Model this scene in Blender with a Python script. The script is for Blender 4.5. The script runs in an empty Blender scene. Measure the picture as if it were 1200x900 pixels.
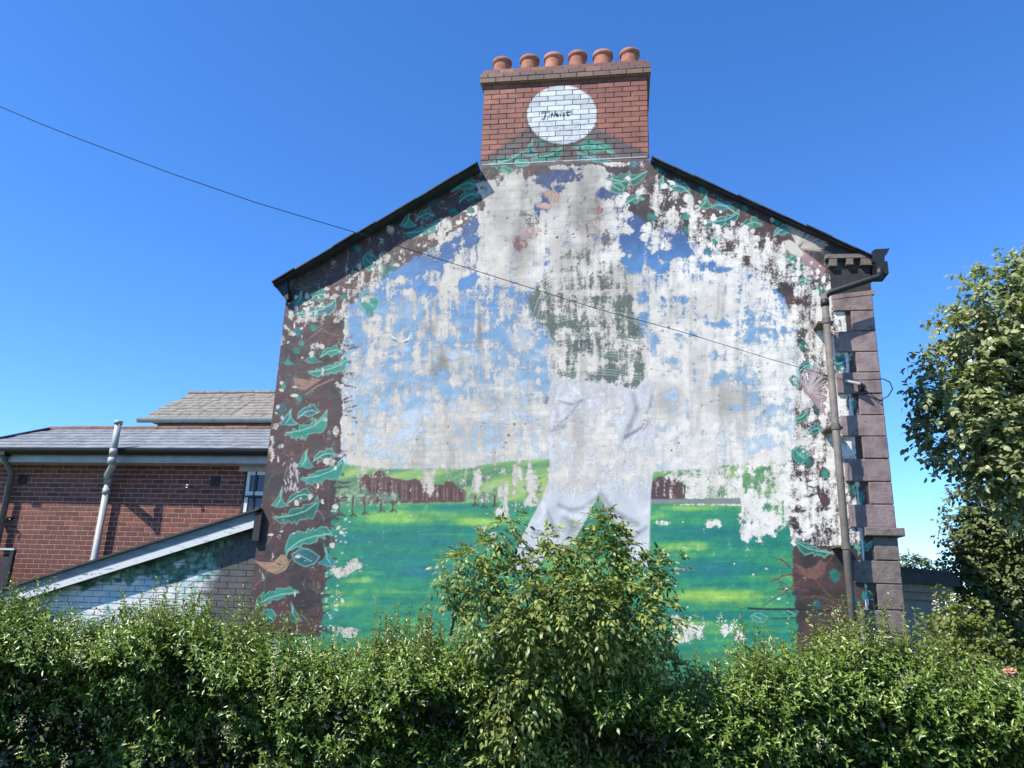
import bpy, math, random
import numpy as np
from mathutils import Matrix, Vector
random.seed(7); rng = np.random.default_rng(7)
sc = bpy.context.scene
COL = sc.collection
# ------------------------------------------------------------------ camera
FPX = 900.0
yaw, pitch, roll = [math.radians(a) for a in (-8.39, 15.97, 1.842)]
EYE = np.array([0.0, 0.0, 1.6])
fw = np.array([math.sin(yaw)*math.cos(pitch), math.cos(yaw)*math.cos(pitch), math.sin(pitch)])
r0 = np.array([math.cos(yaw), -math.sin(yaw), 0.0]); u0 = np.cross(r0, fw)
RT = math.cos(roll)*r0 + math.sin(roll)*u0
UP = -math.sin(roll)*r0 + math.cos(roll)*u0
cam = bpy.data.cameras.new('camera'); camo = bpy.data.objects.new('camera', cam); COL.objects.link(camo)
cam.sensor_width = 36; cam.lens = FPX/1200*36; cam.clip_end = 2000; cam.clip_start = 0.05
M = Matrix.Identity(4)
for i in range(3):
    M[i][0], M[i][1], M[i][2], M[i][3] = RT[i], UP[i], -fw[i], EYE[i]
camo.matrix_world = M
sc.camera = camo
# ------------------------------------------------------------------ sky, sun, exposure
SUN_AZ, SUN_EL = math.radians(47), math.radians(50)      # azimuth: left of the wall's normal, behind the camera
w = bpy.data.worlds.new('World'); sc.world = w; w.use_nodes = True
nt = w.node_tree; nt.nodes.clear()
sky = nt.nodes.new('ShaderNodeTexSky'); sky.sky_type = 'NISHITA'; sky.sun_disc = False
sdir = np.array([-math.sin(SUN_AZ)*math.cos(SUN_EL), -math.cos(SUN_AZ)*math.cos(SUN_EL), math.sin(SUN_EL)])   # towards the sun
sky.sun_elevation = SUN_EL; sky.sun_rotation = math.atan2(sdir[0], sdir[1])
sky.air_density = 0.85; sky.dust_density = 0.0; sky.ozone_density = 5.0; sky.altitude = 0
bg = nt.nodes.new('ShaderNodeBackground'); bg.inputs[1].default_value = 0.15
out = nt.nodes.new('ShaderNodeOutputWorld')
hsv = nt.nodes.new('ShaderNodeHueSaturation'); hsv.inputs['Saturation'].default_value = 1.18; nt.links.new(sky.outputs[0], hsv.inputs['Color']); tn = nt.nodes.new('ShaderNodeMix'); tn.data_type = 'RGBA'; tn.blend_type = 'MULTIPLY'; tn.inputs[0].default_value = 1; tn.inputs[7].default_value = (.95, 1.03, 1.2, 1); nt.links.new(hsv.outputs[0], tn.inputs[6]); nt.links.new(tn.outputs[2], bg.inputs[0]); nt.links.new(bg.outputs[0], out.inputs[0])
sl = bpy.data.lights.new('sun', 'SUN'); sl.energy = 5.0; sl.angle = math.radians(0.53); sl.color = (1, .93, .82)
so = bpy.data.objects.new('sun', sl); COL.objects.link(so)
so.rotation_euler = Vector(sdir).to_track_quat('Z', 'Y').to_euler(); so.location = (-10, -10, 20)
vs = sc.view_settings; vs.view_transform = 'Standard'; vs.look = 'None'; vs.exposure = 0.70; vs.gamma = 1
vs.use_curve_mapping = False
# ------------------------------------------------------------------ survey helpers
def S(px, py, Y):
    """the point of the plane y = Y that lies in the direction of a photograph pixel"""
    d = (px-600)/FPX*RT - (py-450)/FPX*UP + fw
    return EYE + d*(Y/d[1])
def PX(P):
    P = np.asarray(P, float) - EYE
    z = P@fw
    return 600 + FPX*(P@RT)/z, 450 - FPX*(P@UP)/z
def hexlin(c):
    c = np.asarray(c, float)/255.0
    return np.where(c <= .04045, c/12.92, ((c+.055)/1.055)**2.4)
ALB = 0.80
def A(r, g, b):
    return hexlin((r, g, b))*ALB
# ------------------------------------------------------------------ noise
def _h(ix, iy, s):
    n = (ix*374761393 + iy*668265263 + s*1442695041) & 0xffffffff
    n = ((n ^ (n >> 13))*1274126177) & 0xffffffff
    return ((n ^ (n >> 16)) & 0xffff)/65535.0
def vnoise(x, y, s=0):
    ix = np.floor(x).astype(np.int64); iy = np.floor(y).astype(np.int64)
    fx = x-ix; fy = y-iy; fx = fx*fx*(3-2*fx); fy = fy*fy*(3-2*fy)
    a = _h(ix, iy, s); b = _h(ix+1, iy, s); c = _h(ix, iy+1, s); d = _h(ix+1, iy+1, s)
    return (a*(1-fx)+b*fx)*(1-fy) + (c*(1-fx)+d*fx)*fy
def fbm(x, y, s=0, o=4):
    t = 0; a = .5; tot = 0
    for k in range(o):
        t = t + a*vnoise(x*2**k+k*17.3, y*2**k-k*9.1, s+k); tot += a; a *= .55
    return t/tot
def sstep(a, b, x):
    t = np.clip((x-a)/(b-a), 0, 1); return t*t*(3-2*t)
# ------------------------------------------------------------------ mesh helpers
class MB:
    def __init__(s): s.v = []; s.f = []
    def add(s, vs, fs):
        n = len(s.v); s.v += [tuple(map(float, q)) for q in vs]; s.f += [tuple(i+n for i in f) for f in fs]; return s
    def box(s, x0, x1, y0, y1, z0, z1, j=0):
        vs = [(x, y, z) for x in (x0, x1) for y in (y0, y1) for z in (z0, z1)]
        if j: vs = [tuple(c+random.uniform(-j, j) for c in q) for q in vs]
        return s.add(vs, [(0,1,3,2),(4,6,7,5),(0,4,5,1),(2,3,7,6),(0,2,6,4),(1,5,7,3)])
    def bevbox(s, x0, x1, y0, y1, z0, z1, b=.006):
        """box with chamfered front (low y) edges"""
        vs = [(x0,y0+b,z0),(x1,y0+b,z0),(x1,y0+b,z1),(x0,y0+b,z1),(x0+b,y0,z0+b),(x1-b,y0,z0+b),(x1-b,y0,z1-b),(x0+b,y0,z1-b),
              (x0,y1,z0),(x1,y1,z0),(x1,y1,z1),(x0,y1,z1)]
        return s.add(vs, [(4,5,6,7),(0,1,5,4),(1,2,6,5),(2,3,7,6),(3,0,4,7),(8,9,1,0),(9,10,2,1),(10,11,3,2),(11,8,0,3),(11,10,9,8)])
    def prism(s, pts, y0, y1):
        """polygon of (x, z) extruded along y"""
        n = len(pts)
        ar = sum(pts[i][0]*pts[(i+1) % n][1]-pts[(i+1) % n][0]*pts[i][1] for i in range(n))
        if ar < 0: pts = pts[::-1]
        vs = [(p[0], y0, p[1]) for p in pts] + [(p[0], y1, p[1]) for p in pts]
        return s.add(vs, [tuple(range(n)), tuple(range(2*n-1, n-1, -1))] + [(i, i+n, (i+1) % n+n, (i+1) % n) for i in range(n)])
    def tube(s, pts, rad, seg=10, cap=True):
        pts = [np.array(p, float) for p in pts]
        rads = rad if hasattr(rad, '__len__') else [rad]*len(pts)
        n0 = len(s.v); prev = None
        for i, p in enumerate(pts):
            t = pts[min(i+1, len(pts)-1)] - pts[max(i-1, 0)]; t = t/(np.linalg.norm(t)+1e-9)
            if prev is None:
                a = np.array([0,0,1.]) if abs(t[2]) < .9 else np.array([1.,0,0]); a = np.cross(t, a)
            else: a = prev - t*(prev@t)
            a = a/np.linalg.norm(a); prev = a; b = np.cross(t, a)
            for k in range(seg):
                an = 2*math.pi*k/seg; s.v.append(tuple(p + rads[i]*(math.cos(an)*a + math.sin(an)*b)))
        for i in range(len(pts)-1):
            for k in range(seg):
                q = n0+i*seg+k; q2 = n0+i*seg+(k+1) % seg
                s.f.append((q, q2, q2+seg, q+seg))
        if cap:
            s.f.append(tuple(n0+k for k in range(seg-1, -1, -1))); s.f.append(tuple(n0+(len(pts)-1)*seg+k for k in range(seg)))
        return s
    def lathe(s, c, prof, seg=24):
        n0 = len(s.v)
        for r, z in prof:
            for k in range(seg):
                an = 2*math.pi*k/seg; s.v.append((c[0]+r*math.cos(an), c[1]+r*math.sin(an), c[2]+z))
        for i in range(len(prof)-1):
            for k in range(seg):
                q = n0+i*seg+k; q2 = n0+i*seg+(k+1) % seg
                s.f.append((q, q2, q2+seg, q+seg))
        return s
    def data(s, name, mat, smooth=False):
        me = bpy.data.meshes.new(name); me.from_pydata(s.v, [], s.f); me.update()
        if mat: me.materials.append(mat)
        if smooth: me.polygons.foreach_set('use_smooth', [True]*len(me.polygons))
        return me
    def build(s, name, mat, parent=None, smooth=False):
        return link(name, s.data(name, mat, smooth), parent)
def link(name, me, parent=None, loc=None):
    o = bpy.data.objects.new(name, me); COL.objects.link(o)
    if parent is not None: o.parent = parent
    if loc is not None: o.location = loc
    return o
def tag(o, label=None, cat=None, group=None, kind=None):
    if label: o['label'] = label
    if cat: o['category'] = cat
    if group: o['group'] = group
    if kind: o['kind'] = kind
    return o
def empty(name, label, cat, group=None):
    o = bpy.data.objects.new(name, None); COL.objects.link(o); o.empty_display_size = .2
    return tag(o, label, cat, group)
def grid_mesh(name, V, nu, nv, mat, attrs, smooth=True):
    """structured grid of nu x nv verts (index i*nv+j) with point attributes"""
    me = bpy.data.meshes.new(name)
    i, j = np.meshgrid(np.arange(nu-1), np.arange(nv-1), indexing='ij')
    a = (i*nv+j).ravel(); q = np.stack([a, a+nv, a+nv+1, a+1], 1).astype(np.int32)
    me.vertices.add(len(V)); me.vertices.foreach_set('co', V.astype(np.float32).ravel())
    me.loops.add(q.size); me.loops.foreach_set('vertex_index', q.ravel())
    me.polygons.add(len(q)); me.polygons.foreach_set('loop_start', np.arange(0, q.size, 4, dtype=np.int32))
    me.update(calc_edges=True)
    if smooth: me.polygons.foreach_set('use_smooth', np.ones(len(q), bool))
    set_attrs(me, attrs); me.materials.append(mat)
    return me
def set_attrs(me, attrs):
    for k, val in attrs.items():
        val = np.asarray(val, np.float32)
        if val.ndim == 2:
            at = me.attributes.new(k, 'FLOAT_COLOR', 'POINT')
            at.data.foreach_set('color', np.concatenate([val, np.ones((len(val), 1), np.float32)], 1).ravel())
        else:
            at = me.attributes.new(k, 'FLOAT', 'POINT'); at.data.foreach_set('value', val)
# ------------------------------------------------------------------ material helpers
def newmat(name):
    m = bpy.data.materials.new(name); m.use_nodes = True; t = m.node_tree; t.nodes.clear()
    o = t.nodes.new('ShaderNodeOutputMaterial'); b = t.nodes.new('ShaderNodeBsdfPrincipled')
    t.links.new(b.outputs[0], o.inputs[0]); return m, t, b, o
def nd(t, typ, **kw):
    n = t.nodes.new(typ)
    for k, v in kw.items():
        if k.startswith('i_'): n.inputs[int(k[2:])].default_value = v
        else: setattr(n, k, v)
    return n
def noise(t, scale, detail=4, rough=.6, vec=None, stretch=None):
    tc = nd(t, 'ShaderNodeNewGeometry'); v = tc.outputs['Position']
    if stretch:
        mp = nd(t, 'ShaderNodeMapping'); mp.inputs['Scale'].default_value = stretch; t.links.new(v, mp.inputs[0]); v = mp.outputs[0]
    n = nd(t, 'ShaderNodeTexNoise'); n.inputs['Scale'].default_value = scale
    n.inputs['Detail'].default_value = detail; n.inputs['Roughness'].default_value = rough
    t.links.new(v, n.inputs['Vector']); return n.outputs['Fac']
def ramp(t, fac, stops):
    r = nd(t, 'ShaderNodeValToRGB'); e = r.color_ramp.elements
    while len(e) < len(stops): e.new(.5)
    for k, (p, c) in enumerate(stops):
        e[k].position = p; e[k].color = (*c, 1) if len(c) == 3 else c
    t.links.new(fac, r.inputs[0]); return r.outputs[0]
def mixc(t, fac, a, b, blend='MIX'):
    m = nd(t, 'ShaderNodeMix', data_type='RGBA', blend_type=blend)
    for s_, val in ((m.inputs[0], fac), (m.inputs[6], a), (m.inputs[7], b)):
        if hasattr(val, 'is_linked'): t.links.new(val, s_)
        elif isinstance(val, (int, float)): s_.default_value = val
        else: s_.default_value = (*val, 1)
    return m.outputs[2]
def math_(t, op, a, b=None, c=None):
    m = nd(t, 'ShaderNodeMath', operation=op)
    for k, val in enumerate((a, b, c)):
        if val is None: continue
        if hasattr(val, 'is_linked'): t.links.new(val, m.inputs[k])
        else: m.inputs[k].default_value = val
    return m.outputs[0]
def bump(t, b, h, strength=.3, dist=.01):
    n = nd(t, 'ShaderNodeBump'); n.inputs['Strength'].default_value = strength; n.inputs['Distance'].default_value = dist
    t.links.new(h, n.inputs['Height']); t.links.new(n.outputs[0], b.inputs['Normal'])
def surf(name, c1, c2, scale=8, rough=.75, bs=.3, bd=.006, bscale=60, objvar=0, stretch=None, metal=0, c3=None, p=(.3, .7)):
    """plain surface: two or three pigments mottled by noise, fine relief, optional per-object tint"""
    m, t, b, o = newmat(name)
    n = noise(t, scale, 5, .65, stretch=stretch)
    st = [(p[0], c1), (p[1], c2)] + ([(min(p[1]+.12, 1), c3)] if c3 is not None else [])
    c = ramp(t, n, st)
    if objvar:
        oi = nd(t, 'ShaderNodeObjectInfo')
        v = math_(t, 'MULTIPLY_ADD', oi.outputs['Random'], 2*objvar, 1-objvar)
        hs = nd(t, 'ShaderNodeHueSaturation'); t.links.new(c, hs.inputs['Color']); t.links.new(v, hs.inputs['Value'])
        c = hs.outputs[0]
    t.links.new(c, b.inputs['Base Color']); b.inputs['Roughness'].default_value = rough; b.inputs['Metallic'].default_value = metal
    bump(t, b, noise(t, bscale, 6, .7), bs, bd); return m
def paintmat(name, scale=38., rough=.8, film=.5):
    """paint film over plaster: colours come from the painted attributes, the flaking edge from fine noise"""
    m, t, b, o = newmat(name)
    a1 = nd(t, 'ShaderNodeAttribute', attribute_name='Paint'); a2 = nd(t, 'ShaderNodeAttribute', attribute_name='Plaster')
    a3 = nd(t, 'ShaderNodeAttribute', attribute_name='Peel')
    n = noise(t, scale, 8, .78); n2 = noise(t, 150, 4, .7); n3 = noise(t, 6, 4, .6)
    p = math_(t, 'ADD', a3.outputs['Fac'], math_(t, 'MULTIPLY', math_(t, 'SUBTRACT', n, .5), 1.7))
    p = math_(t, 'ADD', p, math_(t, 'MULTIPLY', math_(t, 'SUBTRACT', noise(t, 110, 3, .6), .5), .9))
    mr = nd(t, 'ShaderNodeMapRange', interpolation_type='SMOOTHSTEP'); mr.inputs[1].default_value = .48; mr.inputs[2].default_value = .52
    t.links.new(p, mr.inputs[0]); mask = mr.outputs[0]
    m2 = nd(t, 'ShaderNodeMapRange', interpolation_type='SMOOTHSTEP'); m2.inputs[1].default_value = .62; m2.inputs[2].default_value = .68; t.links.new(p, m2.inputs[0])
    under = math_(t, 'SUBTRACT', mask, m2.outputs[0])                   # thin undercoat left between paint and plaster
    plc = mixc(t, 1.0, a2.outputs['Color'], ramp(t, n2, [(.34, (.62, .60, .57)), (.52, (1., 1., 1.)), (.7, (1.08, 1.08, 1.08))]), 'MULTIPLY')
    pac = mixc(t, 1.0, a1.outputs['Color'], ramp(t, n2, [(.33, (.6, .6, .6)), (.5, (1., 1., 1.)), (.68, (1.3, 1.28, 1.25))]), 'MULTIPLY')
    c = mixc(t, mask, pac, plc); c = mixc(t, math_(t, 'MULTIPLY', under, .42), c, pac)
    t.links.new(c, b.inputs['Base Color'])
    t.links.new(math_(t, 'MULTIPLY_ADD', mask, .25, rough-.2), b.inputs['Roughness'])
    h = math_(t, 'ADD', math_(t, 'MULTIPLY', math_(t, 'SUBTRACT', 1., mask), film), math_(t, 'MULTIPLY', n2, .35))
    h = math_(t, 'ADD', h, math_(t, 'MULTIPLY', n3, 1.2))
    bump(t, b, h, .7, .009); return m
# ------------------------------------------------------------------ the painted gable: pigments in survey coordinates (photograph pixels mapped on the wall)
CRES = [(.62,0),(.58,.42),(.7,.7),(1,.87),(.62,.97),(.3,.96),(0,.85),(.2,.7),(.4,.42)]
UPL = [(0,.98),(.13,.55),(.33,.25),(.49,.3),(.54,.08),(.69,.1),(.74,0),(.78,.3),(1,.55),(.92,.68),(.75,.65),(.69,.8),(.56,.75),(.49,.9),(.39,.75),(.23,.72)]
BIG = [(.02,.7),(.18,.73),(.21,.59),(.32,.65),(.35,.51),(.5,.43),(.66,.42),(.67,.24),(.78,.3),(.92,.14),(.98,0),(1,.22),(.96,.49),(.85,.78),(.76,.73),
       (.74,.81),(.57,.78),(.51,.92),(.46,.84),(.41,.95),(.35,.86),(.28,1),(.21,.92),(.16,.95),(.11,.84),(.02,.78)]
SML = [(.3,0),(.7,.1),(1,.45),(.8,.9),(.4,1),(.1,.7),(0,.35)]
RIB = {'c': [(.55,.15),(.5,.6),(.3,.85)], 'u': [(.05,.93),(.35,.55),(.65,.42),(.92,.58)], 'b': [(.06,.74),(.4,.66),(.7,.5),(.95,.2)], 's': [(.2,.3),(.7,.7)]}
SHP = {'c': CRES, 'u': UPL, 'b': BIG, 's': SML}
# kind, x0, x1, y0, y1, (flip x)
LEAVES = [('c',343,361,339,358),('u',360,386,338,354),('b',345,393,350,374),
 ('c',357,376,409,426),('u',375,402,403,419),('b',360,407,418,442),('c',328,350,478,499),('u',348,375,473,491),('b',333,383,482,516),
 ('c',348,368,525,549),('u',367,396,524,541),('b',352,403,536,569),('c',318,339,571,596),('u',337,368,571,590),('b',320,374,583,615),
 ('B',334,391,616,652,1),('s',343,374,643,664),('c',373,393,638,664,1),('B',300,352,687,714,1),('s',305,324,713,731),('c',333,354,707,729,1),
 ('s',343,356,383,394),('s',363,372,380,388),('s',349,357,398,406),('s',343,352,407,415),('c',332,343,415,428),('s',329,335,446,457),('s',346,354,463,472),('u',322,336,472,484),('s',360,368,418,424),
 ('c',468,488,247,267),('u',487,509,243,259),('b',475,513,257,279),('s',526,538,244,254),('s',549,560,240,253),('u',537,562,219,238),
 ('s',424,443,296,317),('s',441,455,307,327),('s',456,468,305,318),('s',410,418,284,293),('s',416,424,287,296),('s',460,468,251,259),('s',500,512,229,241),('u',529,561,205,226),
 ('s',420,445,342,366),('s',428,438,361,372),('s',398,412,345,353),
 ('b',571,611,174,197),('s',602,621,185,195),('c',612,632,162,181),('s',629,639,160,171),('b',620,661,167,191),('u',671,721,160,181,1),('b',675,717,175,191,1),('s',584,604,195,208),
 ('U',711,760,199,223,1),('s',715,732,214,227),('u',733,756,225,240),('s',738,749,188,198),('s',758,764,249,259),('s',763,770,249,259),
 ('s',767,775,195,204),('c',768,785,203,221),('u',784,810,209,228,1),('s',819,828,216,229),('c',816,837,224,245),('u',832,862,232,250,1),('b',821,867,246,267,0),('u',866,894,252,272),
 ('s',869,877,240,248),('s',907,916,253,264),('u',906,926,261,278),('s',799,809,250,258),('s',801,809,265,274),('s',832,843,274,286),('s',825,836,290,301),
 ('b',908,932,296,310),('b',925,947,299,318),('b',933,953,317,334),('s',957,966,334,347),('s',936,947,399,411),('u',935,958,420,437),('s',924,940,440,455),
 ('s',954,966,474,485),('b',931,947,478,496),('u',944,965,494,512),('s',929,948,523,543),('s',962,971,549,562),('s',944,952,535,548),('s',878,887,608,617),('s',888,899,590,600),
 ('b',933,977,632,653,1),('s',972,985,666,682),('s',953,963,703,715),('s',941,951,622,633),('U',973,998,413,437,1),('s',993,1005,465,480),('s',995,1006,566,580),('s',1002,1014,575,590),
 ('s',1009,1022,690,706),('s',1000,1009,700,712),('U',1000,1024,632,650,1),('s',918,936,712,722),('s',880,900,718,730)]
def polydist(U, V, pts):
    """even-odd inside test and distance to the outline"""
    ins = np.zeros(U.shape, bool); dm = np.full(U.shape, 1e9)
    n = len(pts)
    for i in range(n):
        x1, y1 = pts[i]; x2, y2 = pts[(i+1) % n]
        c = ((y1 > V) != (y2 > V)) & (U < (x2-x1)*(V-y1)/((y2-y1) if y2 != y1 else 1e-9)+x1); ins ^= c
        dm = np.minimum(dm, segd(U, V, x1, y1, x2, y2))
    return ins, dm
def segd(U, V, x1, y1, x2, y2):
    dx, dy = x2-x1, y2-y1; t = np.clip(((U-x1)*dx+(V-y1)*dy)/(dx*dx+dy*dy+1e-9), 0, 1)
    return np.hypot(U-x1-t*dx, V-y1-t*dy)
class Canvas:
    def __init__(s, U, V):
        s.U, s.V = U, V; n = len(U); s.C = np.zeros((n, 3)); s.P = np.zeros(n)
        s.order = np.argsort(V); s.Vs = V[s.order]
    def near(s, x0, x1, y0, y1):
        a = np.searchsorted(s.Vs, y0); b = np.searchsorted(s.Vs, y1); q = s.order[a:b]
        return q[(s.U[q] > x0) & (s.U[q] < x1)]
    def blend(s, idx, col, a):
        a = np.asarray(a)[..., None] if np.ndim(a) else a
        s.C[idx] = s.C[idx]*(1-a) + np.asarray(col)*a
    def poly(s, pts, col, soft=.7, a=1., oa=.7, peel=None, outline=None, ow=.8, jit=0, pmin=None):
        xs = [p[0] for p in pts]; ys = [p[1] for p in pts]
        q = s.near(min(xs)-3, max(xs)+3, min(ys)-3, max(ys)+3)
        if not len(q): return
        u, v = s.U[q], s.V[q]
        if jit: u = u+(fbm(u/5, v/5, 61, 2)-.5)*jit; v = v+(fbm(u/5, v/5, 63, 2)-.5)*jit
        ins, d = polydist(u, v, pts); sd = np.where(ins, d, -d)
        m = sstep(-soft, soft, sd)*a
        s.blend(q, col if not callable(col) else col(u, v), m)
        if outline is not None: s.blend(q, outline, (1-sstep(ow*.5, ow*1.2, d))*oa)
        if peel is not None: s.P[q] = s.P[q]*(1-m)+peel*m
        if pmin is not None:
            mm = sstep(-4, 1, sd); s.P[q] = np.minimum(s.P[q], s.P[q]*(1-mm)+pmin*mm)
    def line(s, pts, col, wd=.8, a=1., taper=False):
        n = len(pts)
        for i in range(n-1):
            (x1, y1), (x2, y2) = pts[i], pts[i+1]
            q = s.near(min(x1, x2)-wd-2, max(x1, x2)+wd+2, min(y1, y2)-wd-2, max(y1, y2)+wd+2)
            if not len(q): continue
            w_ = wd*(1-.6*i/n) if taper else wd
            d = segd(s.U[q], s.V[q], x1, y1, x2, y2)
            s.blend(q, col, (1-sstep(w_*.5, w_*1.1+.25, d))*a)
    def blob(s, cx, cy, rx, ry, rag=.9, seed=3, rot=0, sf=(.72, 1.08)):
        R_ = max(rx, ry)*1.9+4
        q = s.near(cx-R_, cx+R_, cy-R_, cy+R_); u, v = s.U[q]-cx, s.V[q]-cy
        c_, s_ = math.cos(rot), math.sin(rot); u, v = u*c_+v*s_, -u*s_+v*c_
        d = np.hypot(u/rx, v/ry) + (fbm(s.U[q]/9, s.V[q]/9, seed, 4)-.5)*rag*1.6
        return q, 1-sstep(sf[0], sf[1], d)
def interp_cols(v, stops):
    x = [p for p, c in stops]; return np.stack([np.interp(v, x, [c[k] for p, c in stops]) for k in range(3)], 1)
BORDER_IN = [(366,900),(374,760),(378,700),(391,600),(399,540),(401,480),(400,420),(405,362),(425,338),(470,312),(510,288),(545,262),(566,246),(590,222),(625,205),(660,196),(700,192),
             (722,205),(735,228),(738,246),(770,270),(786,262),(815,285),(850,300),(880,318),(915,345),(934,385),(936,440),(930,520),(922,590),(930,650),(934,760),(940,900)]
def mural(U, V):
    cv = Canvas(U, V); C = cv.C
    n1 = fbm(U/70, V/60, 1); n2 = fbm(U/22, V/20, 2); n3 = fbm(U/7, V/7, 3); st = fbm(U/110+.02*V, V/9, 4, 5)
    vs_ = fbm(U/9, V/70, 9, 4)                                              # vertical runs
    # plaster coat
    pl = interp_cols(np.clip((U-560)/380 + (n1-.5)*.7 + np.where(V < 330, .25, 0), 0, 1), [(0, A(212,204,191)), (1, A(238,233,223))])
    pl = pl*(1-.22*sstep(.5, .8, vs_)*(1-sstep(540, 600, V)))[:, None]
    gr = np.zeros(len(U))
    for cx, cy, rx, ry, a in [(690,245,30,75,.62),(610,285,20,60,.5),(588,250,22,45,.4),(858,470,48,30,.45),(515,428,16,26,.65),(505,385,12,16,.5),(562,385,5,30,.6),(575,475,26,18,.35),
                              (780,470,28,24,.42),(735,330,28,46,.3),(660,300,22,60,.35),(600,330,20,50,.25),(640,230,60,30,.4),(820,360,50,20,.2),(866,500,6,26,.35),(560,505,60,20,.2),(700,570,30,12,.2),(680,500,18,40,.2),
                              (820,440,14,40,.25),(760,320,14,50,.2),(640,200,90,18,.35),(790,285,10,30,.2)]:
        d = np.hypot((U-cx)/rx, (V-cy)/ry); gr = np.maximum(gr, a*(1-sstep(.2, 1.25, d+(n2-.5)*.9))*(.55+.9*n3))
    pl = pl*(1-gr)[:, None] + np.array(A(112,106,98))*gr[:, None]*.8
    pl = pl*(.84+.32*n3)[:, None]
    # ghost of the brick courses under the coat, hair cracks, chips
    wz_ = (V+.03*U)/7.35; row_ = np.floor(wz_); wx_ = U/21.5+.5*(row_ % 2); cell = _h(np.floor(wx_).astype(np.int64), row_.astype(np.int64), 17)
    fz, fx = np.abs(wz_-np.round(wz_)), np.abs(wx_-np.round(wx_))
    jn = np.maximum(1-sstep(.05, .16, fz), (1-sstep(.02, .06, fx)))*sstep(.42, .62, n1+.3*(n2-.5))*(1-sstep(560, 600, V))
    pl = pl*(1-.11*jn)[:, None]*(1+.10*(cell-.5)*sstep(.4, .6, n1))[:, None]
    ck = Canvas(U, V); ck.C = pl; r9 = np.random.default_rng(9)
    for k in range(26):
        x, y = r9.uniform(410, 960), r9.uniform(220, 560); an = r9.choice([0, 1.57, .1, 1.5])+r9.normal()*.15; pts = [(x, y)]
        for j in range(r9.integers(4, 14)): x += math.cos(an)*5; y += math.sin(an)*5; an += r9.normal()*.13; pts.append((x, y))
        ck.line(pts, A(96,88,80), .4, r9.uniform(.25, .6))
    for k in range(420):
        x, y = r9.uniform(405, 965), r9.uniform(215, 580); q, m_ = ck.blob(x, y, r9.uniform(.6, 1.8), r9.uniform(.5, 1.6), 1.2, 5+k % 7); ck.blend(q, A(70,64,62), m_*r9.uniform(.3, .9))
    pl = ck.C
    # sky of the picture
    sk = interp_cols(V+(n1-.5)*50, [(190, A(46,58,88)), (235, A(40,70,116)), (290, A(52,98,150)), (330, A(80,134,186)), (400, A(104,152,188)), (465, A(128,166,194)), (520, A(176,198,212)), (560, A(190,208,212))])
    sk = sk*(.86+.28*n3)[:, None]
    cl = sstep(.5, .72, fbm(U/60, V/22, 12))*sstep(300, 420, V)*.6
    sk = sk*(1-cl)[:, None] + A(205,214,220)*cl[:, None]
    fade = np.clip((.08+.65*sstep(.45, .68, n2*.6+n3*.4))*sstep(320, 440, V), 0, .7)
    C[:] = sk*(1-fade)[:, None] + pl*fade[:, None]
    cv.P[:] = np.where((U < 655) & (V > 335), .62, .80) + .2*(fbm(U/40, V/40, 15, 2)-.5)
    # inside of the border
    ins, d = polydist(U, V, BORDER_IN)
    sd = np.where(ins, d, -d) + (fbm(U/6, V/6, 21, 3)-.5)*9
    # hills, grass
    hill = sstep(543, 547, V+(n1-.5)*8+6*np.sin(U/45.))
    hc = interp_cols(np.clip(.5+.9*(fbm(U/70, (V+.25*U)/9, 31, 4)-.5)*1.6, 0, 1), [(0, A(62,112,86)), (.45, A(98,150,98)), (.75, A(140,178,100)), (1, A(170,196,112))])
    C[:] = C*(1-hill)[:, None] + hc*hill[:, None]
    cv.P = np.where(hill > .5, np.where(U > 790, .62, .3), cv.P)
    gl = sstep(587, 593, V+2*np.sin(U/80.)-(U-600)*.004)
    g = np.clip(.45+.6*(st-.5)+.5*(fbm(U/120, V/22, 14, 3)-.5)+.2*(n3-.5), 0, 1)
    for cx, cy, rx, ry, a in [(480,605,90,9,.32),(560,612,40,6,.3),(420,680,25,6,.3),(805,640,45,7,.35),(840,698,70,10,.34),(760,604,40,7,.3),(900,600,50,6,.2),(470,632,80,9,-.25),(500,668,60,9,-.32),(470,695,50,6,.05),
                              (830,622,60,7,-.2),(840,665,90,13,-.35),(820,722,70,8,-.35),(870,585,1,1,0),(430,720,60,9,-.1),(790,595,70,5,.2),(450,650,60,8,-.15)]:
        g = g + a*(1-sstep(.3, 1.2, np.hypot((U-cx)/rx, (V-cy)/ry)+(st-.5)))
    gc = interp_cols(np.maximum(g, .02), [(-.15, A(22,96,128)), (.12, A(20,118,112)), (.34, A(22,124,104)), (.55, A(54,144,96)), (.8, A(138,186,86)), (1, A(172,200,92))])
    gc = gc*(.78+.24*n3+.34*fbm(U/40+.03*V, V/2.0, 16, 4))[:, None]
    C[:] = C*(1-gl)[:, None] + gc*gl[:, None]
    cv.P = np.where(gl > .5, .03, cv.P)
    # building of the picture and its trees
    brn = A(92,64,60)
    cv.poly([(422,591),(421,563),(429,556),(437,557),(443,550),(449,552),(452,558),(463,560),(475,563),(488,561),(496,566),(506,567),(520,568),(522,564),(531,564),(534,570),(546,575),(546,588)], brn, peel=.2, jit=2)
    for x in range(424, 545, 4):
        cv.line([(x, 562+(x-424)*.1), (x, 586)], A(140,110,102) if x % 12 else A(50,34,34), .6, .85)
    for y in (566, 573, 580): cv.line([(424, y), (544, y+4)], A(66,46,46), .4, .5)
    cv.poly([(762,566),(772,559),(790,560),(803,570),(803,586),(760,586)], A(84,60,58), peel=.35, jit=3)
    cv.poly([(758,585),(868,584),(868,590),(758,590)], A(128,134,132), peel=.05)
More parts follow.
